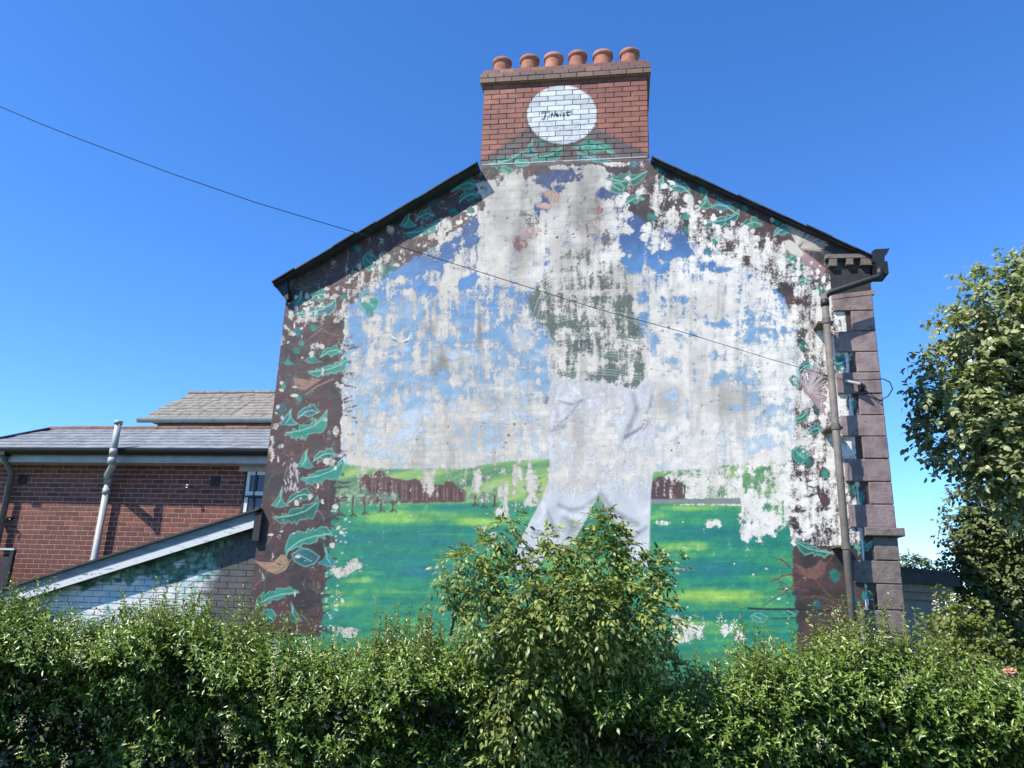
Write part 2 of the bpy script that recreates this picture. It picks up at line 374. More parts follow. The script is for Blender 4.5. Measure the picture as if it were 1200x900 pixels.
    for tx, ty, h in [(398,603,26),(414,605,30),(428,603,20),(447,600,16),(461,600,15),(557,593,16),(567,595,14),(580,594,16),(625,590,22)]:
        for k in range(int(h*2.2)):
            a_ = rng.uniform(0, 6.3); r_ = h*.55*math.sqrt(rng.uniform()); x_, y_ = tx+r_*math.cos(a_), ty-h*.95+r_*math.sin(a_)*1.0
            q, m = cv.blob(x_, y_, 2.2, 1.9, .5); cv.blend(q, A(96,124,104) if k % 3 else A(160,178,150), m*.6)
        cv.line([(tx-1, ty), (tx, ty-h*.8)], A(72,54,50), 1.0); cv.line([(tx-4, ty), (tx, ty-3), (tx+4, ty)], A(72,54,50), .9)
    # brown border
    bm = 1-sstep(-1.2, 1.2, sd)
    bc = interp_cols(np.clip(n2+.5*(n1-.5), 0, 1), [(.25, A(48,40,40)), (.45, A(70,56,53)), (.6, A(82,50,49)), (.8, A(62,62,57))])
    bc = bc*(.8+.4*n3)[:, None]
    C[:] = C*(1-bm)[:, None] + bc*bm[:, None]
    pb = np.where(U < 420, np.where(V < 420, .24, .15), np.where(V < 345, np.where(U < 600, .27, np.where(U < 770, .22, .3)), np.where(V < 640, .70, .04)))
    pb = np.where((U > 770) & (V < 345), np.clip(.10+.009*(V-(186+(U-765)*.45)-20), .05, .72), pb)
    cv.P = np.where(bm > .5, pb, cv.P)
    # vine strokes in the border
    rs = np.random.default_rng(5)
    for k in range(300):
        q = k % 3
        if q == 0: x, y = rs.uniform(300, 398), rs.uniform(345, 735)
        elif q == 1:
            f_ = rs.uniform(); x, y = 350+f_*215, 330-f_*128+rs.uniform(0, 40)
        else:
            f_ = rs.uniform(); x, y = 765+f_*215, 195+f_*110+rs.uniform(-5, 30)
        an = rs.uniform(0, 3.14); cu = rs.uniform(-.3, .3); pts = [(x, y)]
        for j in range(4): x += math.cos(an)*4.5; y += math.sin(an)*4.5; an += cu; pts.append((x, y))
        cv.line(pts, [A(52,92,86), A(118,106,96), A(58,44,44), A(70,78,74), A(110,62,58)][rs.integers(5)], rs.uniform(.5, 1.2), .75, True)
    for k in range(52):                                                        # thorns and twigs reaching out of the border
        y = rs.uniform(395, 740); x = np.interp(y, [400, 480, 540, 600, 700, 760], [401, 401, 399, 391, 378, 375])-2
        an = rs.uniform(-1.0, .9); L = rs.uniform(5, 20); pts = [(x, y), (x+L*.5*math.cos(an), y+L*.5*math.sin(an)), (x+L, y+L*math.sin(an)*.6+rs.uniform(-3, 3))]
        cv.line(pts, A(66,46,50), 1.4, .9, True)
        if y > 600:
            for j in range(2):
                q, m = cv.blob(x+rs.uniform(0, 22), y+rs.uniform(-6, 6), 1.7, 1.2, .3); cv.blend(q, A(190,206,192), m*.8)
    for pts in ([(985,640),(968,662),(958,690)],[(930,668),(950,676),(975,700),(988,712)],[(905,680),(925,672),(945,668)],[(940,700),(965,700),(985,712)],[(915,655),(930,668)],[(912,690),(930,690),(948,694)],[(945,676),(925,690),(910,700)]):
        pj = []
        for (xa_, ya_), (xb_, yb_) in zip(pts[:-1], pts[1:]):
            for j in range(5): f_ = j/5; pj.append((xa_+(xb_-xa_)*f_+rs.normal()*.9, ya_+(yb_-ya_)*f_+rs.normal()*.9))
        pj.append(pts[-1]); cv.line(pj, A(92,58,46), 1.3, .85, True); cv.line([(p[0]+.4, p[1]-.6) for p in pj], A(128,88,70), .4, .6)
        for j in range(5): b_ = pj[rs.integers(len(pj))]; cv.line([b_, (b_[0]+rs.normal()*7, b_[1]+rs.normal()*5)], A(70,48,44), .6, .7)
    # golfer: jersey
    gr2 = lambda u, v: (A(84,98,88)*(.8+.4*fbm(u/8, v/8, 41, 3))[:, None])
    cv.poly([(619,350),(632,332),(650,308),(668,292),(700,286),(722,298),(737,330),(746,368),(753,408),(758,440),(744,456),(700,446),(652,441),(651,405),(640,384),(624,372)], gr2, peel=.7)
    cv.poly([(619,350),(632,338),(648,345),(700,350),(740,348),(748,372),(754,408),(758,440),(744,456),(700,446),(652,441),(651,405),(640,384),(624,372)], gr2, peel=.5, soft=8)
    for y in (372, 397, 418, 440):
        for k in (-3, 0, 3):
            cv.line([(651, y+k+3), (675, y+k-2), (697, y+k-5), (722, y+k-3), (750, y+k+2)], A(150,172,164), .5, .75)
    for x in (624, 629, 634): cv.line([(x+14, 340), (x+6, 352), (x, 372)], A(146,164,156), .5, .75)
    # trousers
    tr = lambda u, v: A(206,207,208)*(.82+.3*fbm(u/14, v/20, 44, 3))[:, None]
    TR = [(648,442),(700,449),(745,456),(758,441),(770,452),(772,470),(768,500),(767,540),(763,575),(760,640),(759,664),(745,663),(738,650),(727,625),(715,606),(702,577),(688,606),(672,634),(662,650),(640,650),(628,668),(596,668),(612,628),(624,606),(636,582),(645,556),(643,522),(638,495),(641,465)]
    cv.poly(TR, tr, peel=.46)
    cv.poly([(640,582),(702,577),(762,572),(761,640),(759,664),(745,663),(715,606),(702,577),(688,606),(672,634),(640,650),(596,668),(624,606)], tr, peel=.04, soft=2)
    dk, lt = A(132,136,146), A(226,228,232)
    for pts, c, wd in ([(704,578),(716,596),(730,606),(747,614)],dk,2.2),([(702,590),(715,606),(728,620)],dk,1.4),([(700,582),(684,596),(668,598),(655,592)],dk,1.8),([(641,600),(652,622),(640,626),(626,624)],dk,1.8),([(668,624),(672,616),(664,608)],dk,3.5),\
        ([(735,640),(748,625),(757,618)],dk,1.6),([(742,655),(750,640)],lt,2),([(660,600),(676,606),(690,594)],lt,2.2),([(630,612),(638,600),(636,590)],lt,1.6),([(742,462),(746,480),(738,500),(731,515)],dk,2.2),([(765,455),(762,475),(758,485)],dk,1.2),\
        ([(650,500),(664,490),(680,470)],dk,1.2),([(645,505),(660,500),(672,492)],dk,1.6),([(655,470),(670,474),(690,466)],dk,1),([(733,512),(755,500),(762,490)],A(84,90,110),1.4),([(640,472),(642,466)],A(40,40,50),1.4),([(668,452),(690,470)],lt,1.4),([(648,482),(662,478)],lt,1.2):
        cv.line(pts, c, wd*2.4, .3); cv.line(pts, c, wd*1.3, .3); cv.line(pts, c, wd*.5, .35)
    # fragments of face and hands
    for x, y, rx, ry, c, p_ in [(652,234,17,9,(178,140,122),.45),(640,241,10,5,(196,160,142),.42),(664,229,9,5,(150,112,98),.5),(622,273,13,9,(176,132,122),.5),(612,286,11,9,(120,72,74),.55),(698,250,8,18,(140,96,92),.58),(692,268,9,9,(128,98,88),.58),(618,258,18,8,(92,90,84),.5),(603,250,8,18,(120,118,116),.55),(712,280,6,10,(96,84,76),.6)]:
        q, m = cv.blob(x, y, rx, ry); cv.blend(q, A(*c), m); cv.P[q] = cv.P[q]*(1-m)+p_*m
    cv.line([(614,248),(628,252),(636,262)], A(190,190,192), .8, .8)
    # chimney breast: brown field, ball
    ch = (V < 193-(U-640)*.045)
    bt = sstep(-2, 2, V-np.interp(U, [560,568,622,692,758,764], [186,184,146,146,178,180]))
    cb = A(92,80,78)*(.85+.3*n3)[:, None]
    redb = interp_cols(n2, [(.3, A(132,80,66)), (.7, A(154,94,78))])
    C[:] = np.where(ch[:, None], redb*(1-bt)[:, None]+cb*bt[:, None], C); cv.P = np.where(ch, -1., cv.P)
    # plants, leaves of the border
    for L in LEAVES:
        k, x0, x1, y0, y1 = L[:5]; fl = len(L) > 5 and L[5]
        kk = k.lower(); mp = lambda p: (x0+(1-p[0] if fl else p[0])*(x1-x0), y0+(1-p[1] if k in 'BU' else p[1])*(y1-y0))
        jr = np.random.default_rng(int(x0*31+y0)); pts = [mp((p[0]+jr.normal()*.022, p[1]+jr.normal()*.03)) for p in SHP[kk]]; big = (x1-x0) > 15
        blue = (x0*7+y0*3) % 5 == 0
        c0 = A(34,122,107) if not blue else A(36,112,122)
        ph = jr.uniform(0, 6.28); lc = lambda u, v: (c0*(.55+.75*np.clip(.5+.5*(math.cos(ph)*(u-x0)/(x1-x0)+math.sin(ph)*(v-y0)/(y1-y0))+.9*(fbm(u/5, v/5, 51, 3)-.5), 0, 1))[:, None])
        cv.poly(pts, lc, soft=.5, outline=A(134,190,166) if big else (A(80,142,124) if k != 's' else None), ow=.85 if big else .6, jit=1.6, oa=jr.uniform(.25, .6), pmin=.26 if x0 > 640 else .12)
        if big:
            rb = [mp(p) for p in RIB[kk]]; cv.line(rb, A(140,198,174), .6, .8)
    # birds
    wing = A(206,196,184)
    def fan(root, tips, n_, col, sep, wd):
        q_ = cv.near(min(root[0], *[t_[0] for t_ in tips])-3, max(root[0], *[t_[0] for t_ in tips])+3, min(root[1], *[t_[1] for t_ in tips])-3, max(root[1], *[t_[1] for t_ in tips])+3)
        tx, ty = [t_[0] for t_ in tips], [t_[1] for t_ in tips]; ts = np.linspace(0, 1, len(tips))
        for k in range(n_):
            f_ = k/(n_-1); e_ = (np.interp(f_, ts, tx)+rs.normal()*.9, np.interp(f_, ts, ty)+rs.normal()*.9)
            for off, c_, w_ in ((0, col*rs.uniform(.8, 1.1), wd), (.9, sep, .4)):
                cv.line([(root[0]+off*.3, root[1]+off*.3), (e_[0]*.55+root[0]*.45+off, e_[1]*.55+root[1]*.45), (e_[0]+off, e_[1])], c_, w_, .9 if not off else .55)
            q2 = cv.near(min(root[0], e_[0])-1, max(root[0], e_[0])+1, min(root[1], e_[1])-1, max(root[1], e_[1])+1)
            q2 = q2[segd(U[q2], V[q2], root[0], root[1], e_[0], e_[1]) < 2]; cv.P[q2] = np.minimum(cv.P[q2], .1)
    fan((935,288), [(925,264),(930,262),(937,265),(943,270),(948,276)], 13, wing, A(120,106,100), 1.3)
    fan((938,291), [(951,273),(960,276),(969,281),(967,287),(960,293)], 13, A(196,184,170), A(118,100,96), 1.3)
    fan((937,291), [(947,324),(955,327),(963,324),(966,316)], 10, A(172,140,136), A(104,72,74), 1.3)
    for pts, c in (([(914,289),(917,283),(924,281),(931,284),(942,297),(938,301),(926,297),(919,290)],A(208,204,188)),):
        cv.poly(pts, c, peel=.05, jit=1.5)
    for k in range(0):
        cv.line([(934+k*.8, 285-k*.4), (927+k*2.4, 264+k*1.2)], A(150,136,128), .45, .6); cv.line([(942, 289), (951+k*2.1, 274+k*2.0)], A(140,124,118), .45, .6); cv.line([(940, 294), (948+k*2., 323-k*.6)], A(132,98,98), .45, .6)
    q, m = cv.blob(919.5, 285, .9, .9, 0); cv.blend(q, A(40,34,30), m)
    cv.poly([(938,446),(946,446),(958,462),(967,476),(967,488),(956,474),(945,462)], A(168,140,138), peel=.1, jit=3)
    fan((948,458), [(938,441),(946,436),(955,429),(963,434),(966,446),(968,458),(968,470)], 16, A(194,180,178), A(110,82,84), 1.3)
    for pts, c, c2 in ([(297,656),(306,659),(320,659),(329,650),(335,651),(339,660),(335,668),(325,673),(313,669),(304,662)],A(164,132,104),A(92,66,52)),([(343,442),(362,446),(377,443),(369,450),(358,457),(350,456),(345,450)],A(146,112,96),A(84,60,54)),([(929,659),(945,667),(955,663),(961,656),(968,660),(967,671),(957,679),(944,677)],A(120,84,72),A(70,46,42)):
        cv.poly(pts, c, peel=.02, jit=1.2)
        cx, cy = np.mean(pts, 0)
        for k in range(26):
            ax_, ay_ = cx+rs.uniform(-12, 12), cy+rs.uniform(-5, 5); qq = cv.near(ax_-1, ax_+1, ay_-1, ay_+1); cv.line([(ax_, ay_), (ax_+rs.uniform(1.5, 4), ay_+rs.uniform(.3, 2))], c2 if k % 3 else c*1.25, .5, .6)
    cv.line([(322,672),(334,664),(342,655)], A(120,112,92), .8); cv.line([(358,462),(372,452),(390,444)], A(160,130,118), .8, .8)
    for k in range(34):
        x = rs.uniform(333, 349); y = rs.uniform(540, 572); cv.line([(x, y), (x+rs.uniform(-2, 3), y+rs.uniform(3, 6))], A(206,202,200), .5, .8)
    # stave marks: a pale lens outline, a crack, the ledge low on the right
    cv.line([(456,378),(454,386),(460,395),(470,401),(478,398),(481,393)], A(226,230,232), 1.1); cv.line([(462,398),(470,402.5),(478,400)], A(40,40,46), .8)
    cv.line([(688,287.5),(698,286.5),(706,287.5)], A(30,28,28), .9); cv.line([(877,713),(900,714),(935,714),(972,716)], A(18,40,36), 1.4); cv.line([(905,725),(935,724)], A(30,70,62), .8)
    for k in range(55):                                                       # chips knocked out of the lower field
        x, y = rs.uniform(385, 930), rs.uniform(592, 735); q, m = cv.blob(x, y, rs.uniform(.7, 2.2), rs.uniform(.6, 1.5), 1.2, 3+k % 5); cv.P[q] = cv.P[q]*(1-m)+.85*m
    for k in range(270):                                                       # flecks off the border
        f_ = rs.uniform()
        if k % 3 == 0: x, y = rs.uniform(318, 405), 345+400*f_**2
        elif k % 3 == 1: x, y = 340+f_*230, 362-f_*130+abs(rs.normal())*16
        else: x, y = 770+f_*205, 204+f_*115+abs(rs.normal())*22
        q, m = cv.blob(x, y, rs.uniform(.8, 3.2), rs.uniform(.8, 3.6), 2.0, 3+k % 5); cv.P[q] = cv.P[q]*(1-m)+.9*m
    # where the coat has come off, and where it has held
    def peel(lst, val, seed):
        for L in lst:
            q, m = cv.blob(*L[:4], 1.2, seed, L[4] if len(L) > 4 else 0, (.5, 1.3)); cv.P[q] = cv.P[q]*(1-m)+val*m
    peel([(505,303,52,13,-.5),(556,268,20,13,-.5),(548,330,11,7,-.4),(492,335,17,9),(470,318,14,8,-.4),(655,208,34,13),(640,240,16,12),(706,226,14,9),(752,258,20,18),(733,290,7,18),(779,288,16,18),(775,305,18,13),(745,283,9,16),(800,283,12,20),(882,327,7,7),(908,341,4,4),
          (747,296,11,22),(768,292,8,15)], .12, 71)
    peel([(422,408,14,26),(470,380,22,22),(505,408,34,13),(440,440,16,28),(545,372,16,22),(600,398,32,16),(622,412,22,20),(600,440,40,10),(478,478,34,20),(545,478,8,9),(590,486,34,7),(432,500,24,26),(500,452,34,16),(575,372,14,12),(620,440,18,12),(536,412,20,9),(440,530,30,8),(480,515,30,10),(520,400,16,10),(620,490,12,6),
          (735,347,8,10),(755,352,10,9),(795,350,16,6),(752,372,6,9),(880,398,20,13),(800,396,14,6),(852,440,22,9,-.3),(882,440,10,9),(880,462,9,14),(868,478,16,5),(790,462,10,7),(775,500,8,5),(835,415,10,5),(905,480,12,8),(900,390,26,9),(762,400,8,16),(790,425,16,6),(845,380,16,5),(885,520,28,9),(700,350,4,4)], .36, 72)
    peel([(862,552,7,7),(776,550,8,9),(845,575,4,10),(893,556,9,13),(905,575,6,9),(878,566,13,11),(940,395,8,10),(935,430,7,8),(950,500,8,5),(920,500,10,8),(878,300,8,8),(855,292,12,12),(812,292,8,12),(838,312,18,7),(930,345,18,15),(922,355,10,18),(940,565,7,16),(905,600,10,12),(930,600,12,20),(965,590,8,20),(890,620,9,12),(952,575,14,9)], .25, 73)
    peel([(405,668,13,7,-.3),(418,660,9,7),(395,670,6,4),(834,613,10,6),(808,740,18,12),(795,728,14,7),(790,752,10,7),(410,742,14,8),(852,738,7,9),(868,745,7,7),(590,598,9,10),(605,592,8,9),(564,620,8,6),(580,626,9,5),(606,560,6,22),(622,565,7,20),(590,572,7,9),(500,552,9,16),(505,565,5,14),(470,545,16,6),(535,543,20,6),(430,541,16,5),(558,560,5,22),(620,590,12,8),
          (660,560,14,14),(690,545,18,22),(735,560,7,10),(707,520,16,30),(675,505,10,16),(865,570,7,22),(820,560,30,20),(880,600,18,26),(900,612,30,20),(950,610,16,20),(925,575,26,26),(872,625,9,10),(700,410,5,34),(720,395,9,13),(690,425,13,10),(760,620,2,2),(776,613,8,3),(900,560,6,20)], .74, 74)
    peel([(446,318,6,18),(436,326,4,12),(450,300,10,7),(457,270,5,8),(450,283,6,6),(472,300,3,10),(520,260,9,7),(517,276,5,12),(510,296,9,8),(412,322,4,6),(424,333,7,11),(410,343,8,5),(438,340,10,9),(365,372,14,5),(398,368,10,8),(330,396,6,8),(338,390,6,5),(369,406,5,4),(322,500,7,4),(320,515,4,7),(319,532,4,12),(326,538,4,5),(393,505,4,8),(345,545,3,4),(349,552,3,5),(383,540,12,4),(382,492,3,3),
          (328,402,4,4),(420,312,3,4),(405,360,5,9),(428,350,5,5)], .64, 75)
    peel([(771,235,7,38),(775,275,14,22),(790,232,7,7),(788,253,9,9),(812,248,10,12),(806,232,8,4),(815,280,9,40),(840,275,10,12),(862,275,14,12),(888,279,9,5),(905,258,3,9),(850,305,14,14),(870,292,22,10),(900,300,18,18),(908,320,30,16),(880,335,40,14),(940,340,14,10),(955,360,14,22),(900,365,26,20),(945,322,5,9),(800,310,20,10),(758,268,6,6),(735,208,4,3),(728,245,10,10),(760,182,8,2),(890,244,4,2),(905,247,4,2),(752,225,7,4),(722,192,14,3),(690,186,1,1),(960,400,14,26),(920,460,14,12),(955,455,2,2)], .70, 76)
    peel([(590,245,26,34),(575,262,14,26),(600,212,16,14),(570,215,8,6),(580,230,18,14),(670,240,26,30),(690,215,14,18),(625,222,12,6),(655,196,16,3)], .9, 77)
    # edge of the render beside the drainpipe
    ex = U-(986+(V-352)*.0845); cv.P = np.where((np.abs(ex) < .2+1.8*n3) & (V > 340), 1.2, cv.P)
    rc = (ex > 3) & (V > 340) & (V < 760); cv.P = np.where(rc, np.clip(.08+1.3*(fbm(U/10, V/10, 81, 3)-.5), 0, 1)*np.where(V > 625, .1, 1), cv.P)
    # uneven wear everywhere
    run = fbm(U/4.5, V/26, 33, 4); inn = (V < 560)*(1-bm)
    cv.P = cv.P + (n2-.5)*.4 + (n3-.5)*.5 + (run-.5)*.85 + (cell-.5)*.26*inn + .06*jn*inn
    cv.P = np.where(ch, -1., cv.P)
    # ball and its shading by dimples
    bd_ = np.hypot((U-658.5)/40.5, (V-133.3)/33.8)
    rim = (1-sstep(1.0, 1.02, bd_)); ring = (1-sstep(1.0, 1.08, np.hypot((U-657)/40.5, (V-135.5)/33.8)))
    dim = fbm(U/3.2, V/2.6, 91, 2); bc_ = A(214,220,224)*(.86+.2*n2)[:, None]*(1-.28*sstep(.56, .75, dim)*sstep(120, 150, V))[:, None]
    m = (ring*.85*ch)[:, None]; C[:] = C*(1-m)+A(52,50,52)*m
    m = (rim*ch)[:, None]; C[:] = C*(1-m)+bc_*m
    return np.clip(C, 0, 1), np.clip(pl, 0, .9), cv.P
# ------------------------------------------------------------------ materials
M_paint = paintmat('painted_render')
M_brickpaint = paintmat('painted_brick', 60, .85, .1)
M_brick = surf('red_brick', A(100,58,48), A(134,78,64), 10, .85, .5, .006, 90, .28, c3=A(86,52,46))
M_mortar = surf('pale_mortar', A(158,136,122), A(190,166,150), 20, .9, .4, .005, 120)
M_slate = surf('grey_slate', A(112,116,120), A(158,160,160), 9, .55, .35, .004, 60, .16, c3=A(150,148,140))
M_slate2 = surf('weathered_slate', A(104,100,92), A(150,144,132), 7, .8, .5, .006, 60, .2, c3=A(168,150,112))
M_ridge = surf('terracotta_ridge', A(96,70,60), A(132,98,84), 9, .85, .4, .006, 60, .15)
M_dark = surf('dark_gutter_paint', A(14,16,20), A(28,30,34), 10, .55, .25, .003, 80)
M_roofdark = surf('dark_verge', A(30,32,38), A(62,62,66), 8, .75, .5, .008, 50, .2)
M_fascia = surf('grey_fascia_paint', A(150,162,168), A(182,192,196), 6, .6, .2, .003, 60)
M_trim = surf('grey_blue_trim', A(92,106,114), A(132,144,150), 7, .6, .3, .003, 60, stretch=(.5, 1, 3))
M_pipe = surf('grey_plastic_pipe', A(160,166,166), A(188,192,190), 4, .45, .1, .002, 40)
M_oldpipe = surf('rusty_painted_pipe', A(92,86,80), A(120,112,104), 9, .7, .5, .004, 60, c3=A(112,82,60), p=(.35, .62))
M_stone = surf('painted_quoin_stone', A(118,102,102), A(152,134,130), 5, .8, .8, .01, 50, .12, c3=A(98,86,86), p=(.36, .58))
M_stone2 = surf('rough_stone', A(96,88,84), A(136,124,116), 14, .9, .8, .012, 45, .1)
M_pot = surf('terracotta_pot', A(148,92,72), A(184,124,100), 7, .85, .4, .005, 50, .16, c3=A(100,72,62), p=(.35, .6))
M_cem = surf('cement', A(120,112,104), A(156,148,138), 9, .9, .5, .01, 50)
M_wood = surf('pole_timber', A(84,70,58), A(120,102,84), 6, .85, .5, .006, 60, stretch=(6, 6, .4))
M_cable = surf('black_cable', A(24,24,26), A(40,40,42), 10, .5, .1, .001, 40)
M_white = surf('white_window_paint', A(214,216,214), A(232,232,230), 8, .45, .15, .002, 60)
M_sill = surf('pale_sill', A(176,178,176), A(202,202,198), 8, .7, .3, .003, 60)
M_render = surf('grey_render', A(112,112,114), A(138,138,138), 8, .9, .5, .006, 80)
M_cornice = surf('dark_cornice', A(34,34,38), A(60,58,60), 9, .85, .5, .008, 50)
M_mould = surf('grey_moulding', A(116,108,100), A(140,130,120), 9, .85, .4, .006, 60)
M_ink = surf('black_lettering_paint', A(20,18,20), A(34,30,32), 30, .7, .1, .001, 60)
M_grass = surf('grass_ground', A(60,84,34), A(92,110,48), 6, .95, .8, .03, 30, c3=A(110,104,70))
M_metal = surf('bare_steel', A(120,122,124), A(168,168,168), 20, .4, .1, .001, 60, metal=.7)
mg, tg, bgm, og = newmat('window_glass'); bgm.inputs['Base Color'].default_value = (.02, .035, .05, 1); bgm.inputs['Roughness'].default_value = .06
M_lean = paintmat('painted_leanto_brick', 60, .85, .1)
# ------------------------------------------------------------------ ground
g = MB().add([(-400,-400,0),(400,-400,0),(400,600,0),(-400,600,0)], [(0,1,2,3)]).build('ground', M_grass); tag(g, 'level ground of garden and verge under the hedge', None, None, 'structure'); 
pv = MB().box(-12, 8, -4, 2.6, -.1, .06).build('pavement', M_cem); tag(pv, 'grey footway in front of the hedge', None, None, 'structure')
# ------------------------------------------------------------------ gable house
Y0 = 9.2
XL = S(335.3, 352, Y0)[0]; XR = S(1020, 345, Y0)[0]
cL, cR = S(563, 186, Y0)[0], S(760.3, 180, Y0)[0]
zc = (S(563, 192, Y0)[2]+S(760, 185, Y0)[2])/2                       # top of the render on the chimney breast
_a, _b = S(561, 188, Y0-.2), S(320, 328, Y0-.2); sll = (_a[2]-_b[2])/(_a[0]-_b[0])          # verge lines, roof surface to wall head
zlc = _a[2]+sll*(cL-_a[0])-.045; zl = _a[2]+sll*(XL-_a[0])-.045
_a, _b = S(768, 184, Y0-.12), S(1023, 297, Y0-.12); slr = (_a[2]-_b[2])/(_a[0]-_b[0])
zrc = _a[2]+slr*(cR-_a[0])-.05; zr = _a[2]+slr*(XR-_a[0])-.05
house = empty('gable_house', 'end house with peeling painted gable wall and broad brick chimney', 'house')
house.location = ((XL+XR)/2, Y0, 0)
def hp(o):                                                            # keep world coordinates under the house's own origin
    o.parent = house; o.matrix_parent_inverse = Matrix.Translation(house.location).inverted(); return o
# -- painted wall
nu, nv = 690, 560
xs = np.linspace(XL, XR, nu); ztop = np.interp(xs, [XL, cL, cL+.01, cR-.01, cR, XR], [zl, zlc, zc, zc, zrc, zr]); zb = 1.15
gx = np.repeat(xs, nv); gt = np.tile(np.linspace(0, 1, nv), nu); gz = zb+gt*(np.repeat(ztop, nv)-zb)
gy = Y0 + (fbm(gx*1.1, gz*1.1, 101, 3)-.5)*.02 + (fbm(gx*6, gz*6, 102, 3)-.5)*.006
GV = np.stack([gx, gy, gz], 1)
PTS = [GV]
# -- chimney bricks: 16 courses, then two oversailing courses, then a set-back course
CH = (S(660, 76, Y0)[2]-zc)/19.0; BW = (cR-cL)/10.0; YB = Y0+.02
bricks = []
NX, NZ = 10, 4
def brick_pts(x0, x1, z0, z1, y):
    a, b = np.meshgrid(np.linspace(x0, x1, NX+1), np.linspace(z0, z1, NZ+1), indexing='ij'); a = a.ravel(); b = b.ravel()
    fr = np.stack([a, np.full(a.shape, y), b], 1)
    d = .1; bk = np.array([(x0,y,z0),(x1,y,z0),(x1,y,z1),(x0,y,z1),(x0,y+d,z0),(x1,y+d,z0),(x1,y+d,z1),(x0,y+d,z1)])
    return np.concatenate([fr, bk])
for k in range(19):
    z0 = zc+k*CH; ov = 0
    if k in (16, 17): ov = .055
    if k == 18: ov = .02
    off = (k % 2)*BW*.5; x = cL-ov-off
    while x < cR+ov-.01:
        x0, x1 = max(x, cL-ov), min(x+BW, cR+ov); x += BW
        if x1-x0 < .03: continue
        bricks.append((k, brick_pts(x0+.006, x1-.006, z0+.006, z0+CH-.005, YB-ov+random.uniform(-.003, .003))))
PTS += [b[1] for b in bricks]
mx = np.linspace(cL-.004, cR+.004, 200); mz = np.linspace(zc, zc+16*CH, 110); ma, mb_ = np.meshgrid(mx, mz, indexing='ij')
MV = np.stack([ma.ravel(), np.full(ma.size, YB+.009), mb_.ravel()], 1); PTS.append(MV)
allp = np.concatenate(PTS); q = allp-EYE; zz = q@fw
# the survey sheet is on the wall plane: every point is read at its own place on that plane
on = allp.copy(); on[:, 1] = Y0; q = on-EYE; zz = q@fw
UU = 600+FPX*(q@RT)/zz; VV = 450-FPX*(q@UP)/zz
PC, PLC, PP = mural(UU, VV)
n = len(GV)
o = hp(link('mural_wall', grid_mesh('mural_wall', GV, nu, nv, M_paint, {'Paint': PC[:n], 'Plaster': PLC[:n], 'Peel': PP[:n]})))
o['label'] = 'rendered gable wall with flaking landscape mural and leaf border'
pos = n
chim = hp(bpy.data.objects.new('chimney', MB().box(cL+.005, cR-.005, YB+.012, Y0+.9, zc-.6, zc+16*CH).box(cL-.045, cR+.045, YB-.033, Y0+.94, zc+16*CH, zc+18*CH-.01).box(cL-.01, cR+.01, YB, Y0+.9, zc+18*CH-.01, zc+19*CH-.012).data('chimney', M_mortar))); COL.objects.link(chim)
chim['label'] = 'broad red brick chimney stack with painted ball and six pots'
def hc_(o): o.parent = chim; o.matrix_parent_inverse = chim.matrix_world.inverted() if False else Matrix.Identity(4); return o
fidx = [(i*(NZ+1)+j, (i+1)*(NZ+1)+j, (i+1)*(NZ+1)+j+1, i*(NZ+1)+j+1) for i in range(NX) for j in range(NZ)]
nb = (NX+1)*(NZ+1)
fidx += [(nb, nb+4, nb+5, nb+1), (nb+1, nb+5, nb+6, nb+2), (nb+2, nb+6, nb+7, nb+3), (nb+3, nb+7, nb+4, nb)]
for k, P in bricks:
    c = PC[pos:pos+len(P)].copy(); pos += len(P)
    if k >= 16:
        c[:] = A(120,92,80) if k < 18 else A(140,88,74)
        c *= random.uniform(.8, 1.15)
    c *= random.uniform(.76, 1.14)
    me = bpy.data.meshes.new('brick'); me.from_pydata(P.tolist(), [], fidx); me.update(); me.materials.append(M_brickpaint)
    set_attrs(me, {'Paint': c, 'Plaster': c, 'Peel': np.full(len(P), -1.)})
    hc_(link('brick', me))
c = PC[pos:pos+len(MV)]
hc_(link('mortar_bed', grid_mesh('mortar_bed', MV, 200, 110, M_brickpaint, {'Paint': c*.5, 'Plaster': c*.5, 'Peel': np.full(len(MV), -1.)})))
# flaunching and pots
top = zc+19*CH
hc_(MB().prism([(cL+.1, top-.02), (cR-.1, top-.02), (cR-.2, top+.06), (cL+.2, top+.06)], Y0+.1, Y0+.8).build('flaunching', M_cem))
yp = Y0+.42
for i, (px, py) in enumerate([(588.8,67),(620.8,65),(649,63),(677,61),(706.4,59),(737.8,56.5)]):
    p = S(px, py+4.5, yp); h = p[2]-top-.04+random.uniform(-.02, .015); r = .134*random.uniform(.95, 1.04)
    pot = hc_(MB().lathe((p[0], yp, top+.03), [(r*.98,0),(r*1.0,h*.3),(r*.94,h*.8),(r*.94,h-.07),(r*1.06,h-.06),(r*1.1,h-.035),(r*1.08,h-.005),(r*1.0,h),(r*.84,h-.004),(r*.8,h-.12),(r*.8,.1)], 28).build('chimney_pot', M_pot, smooth=True))
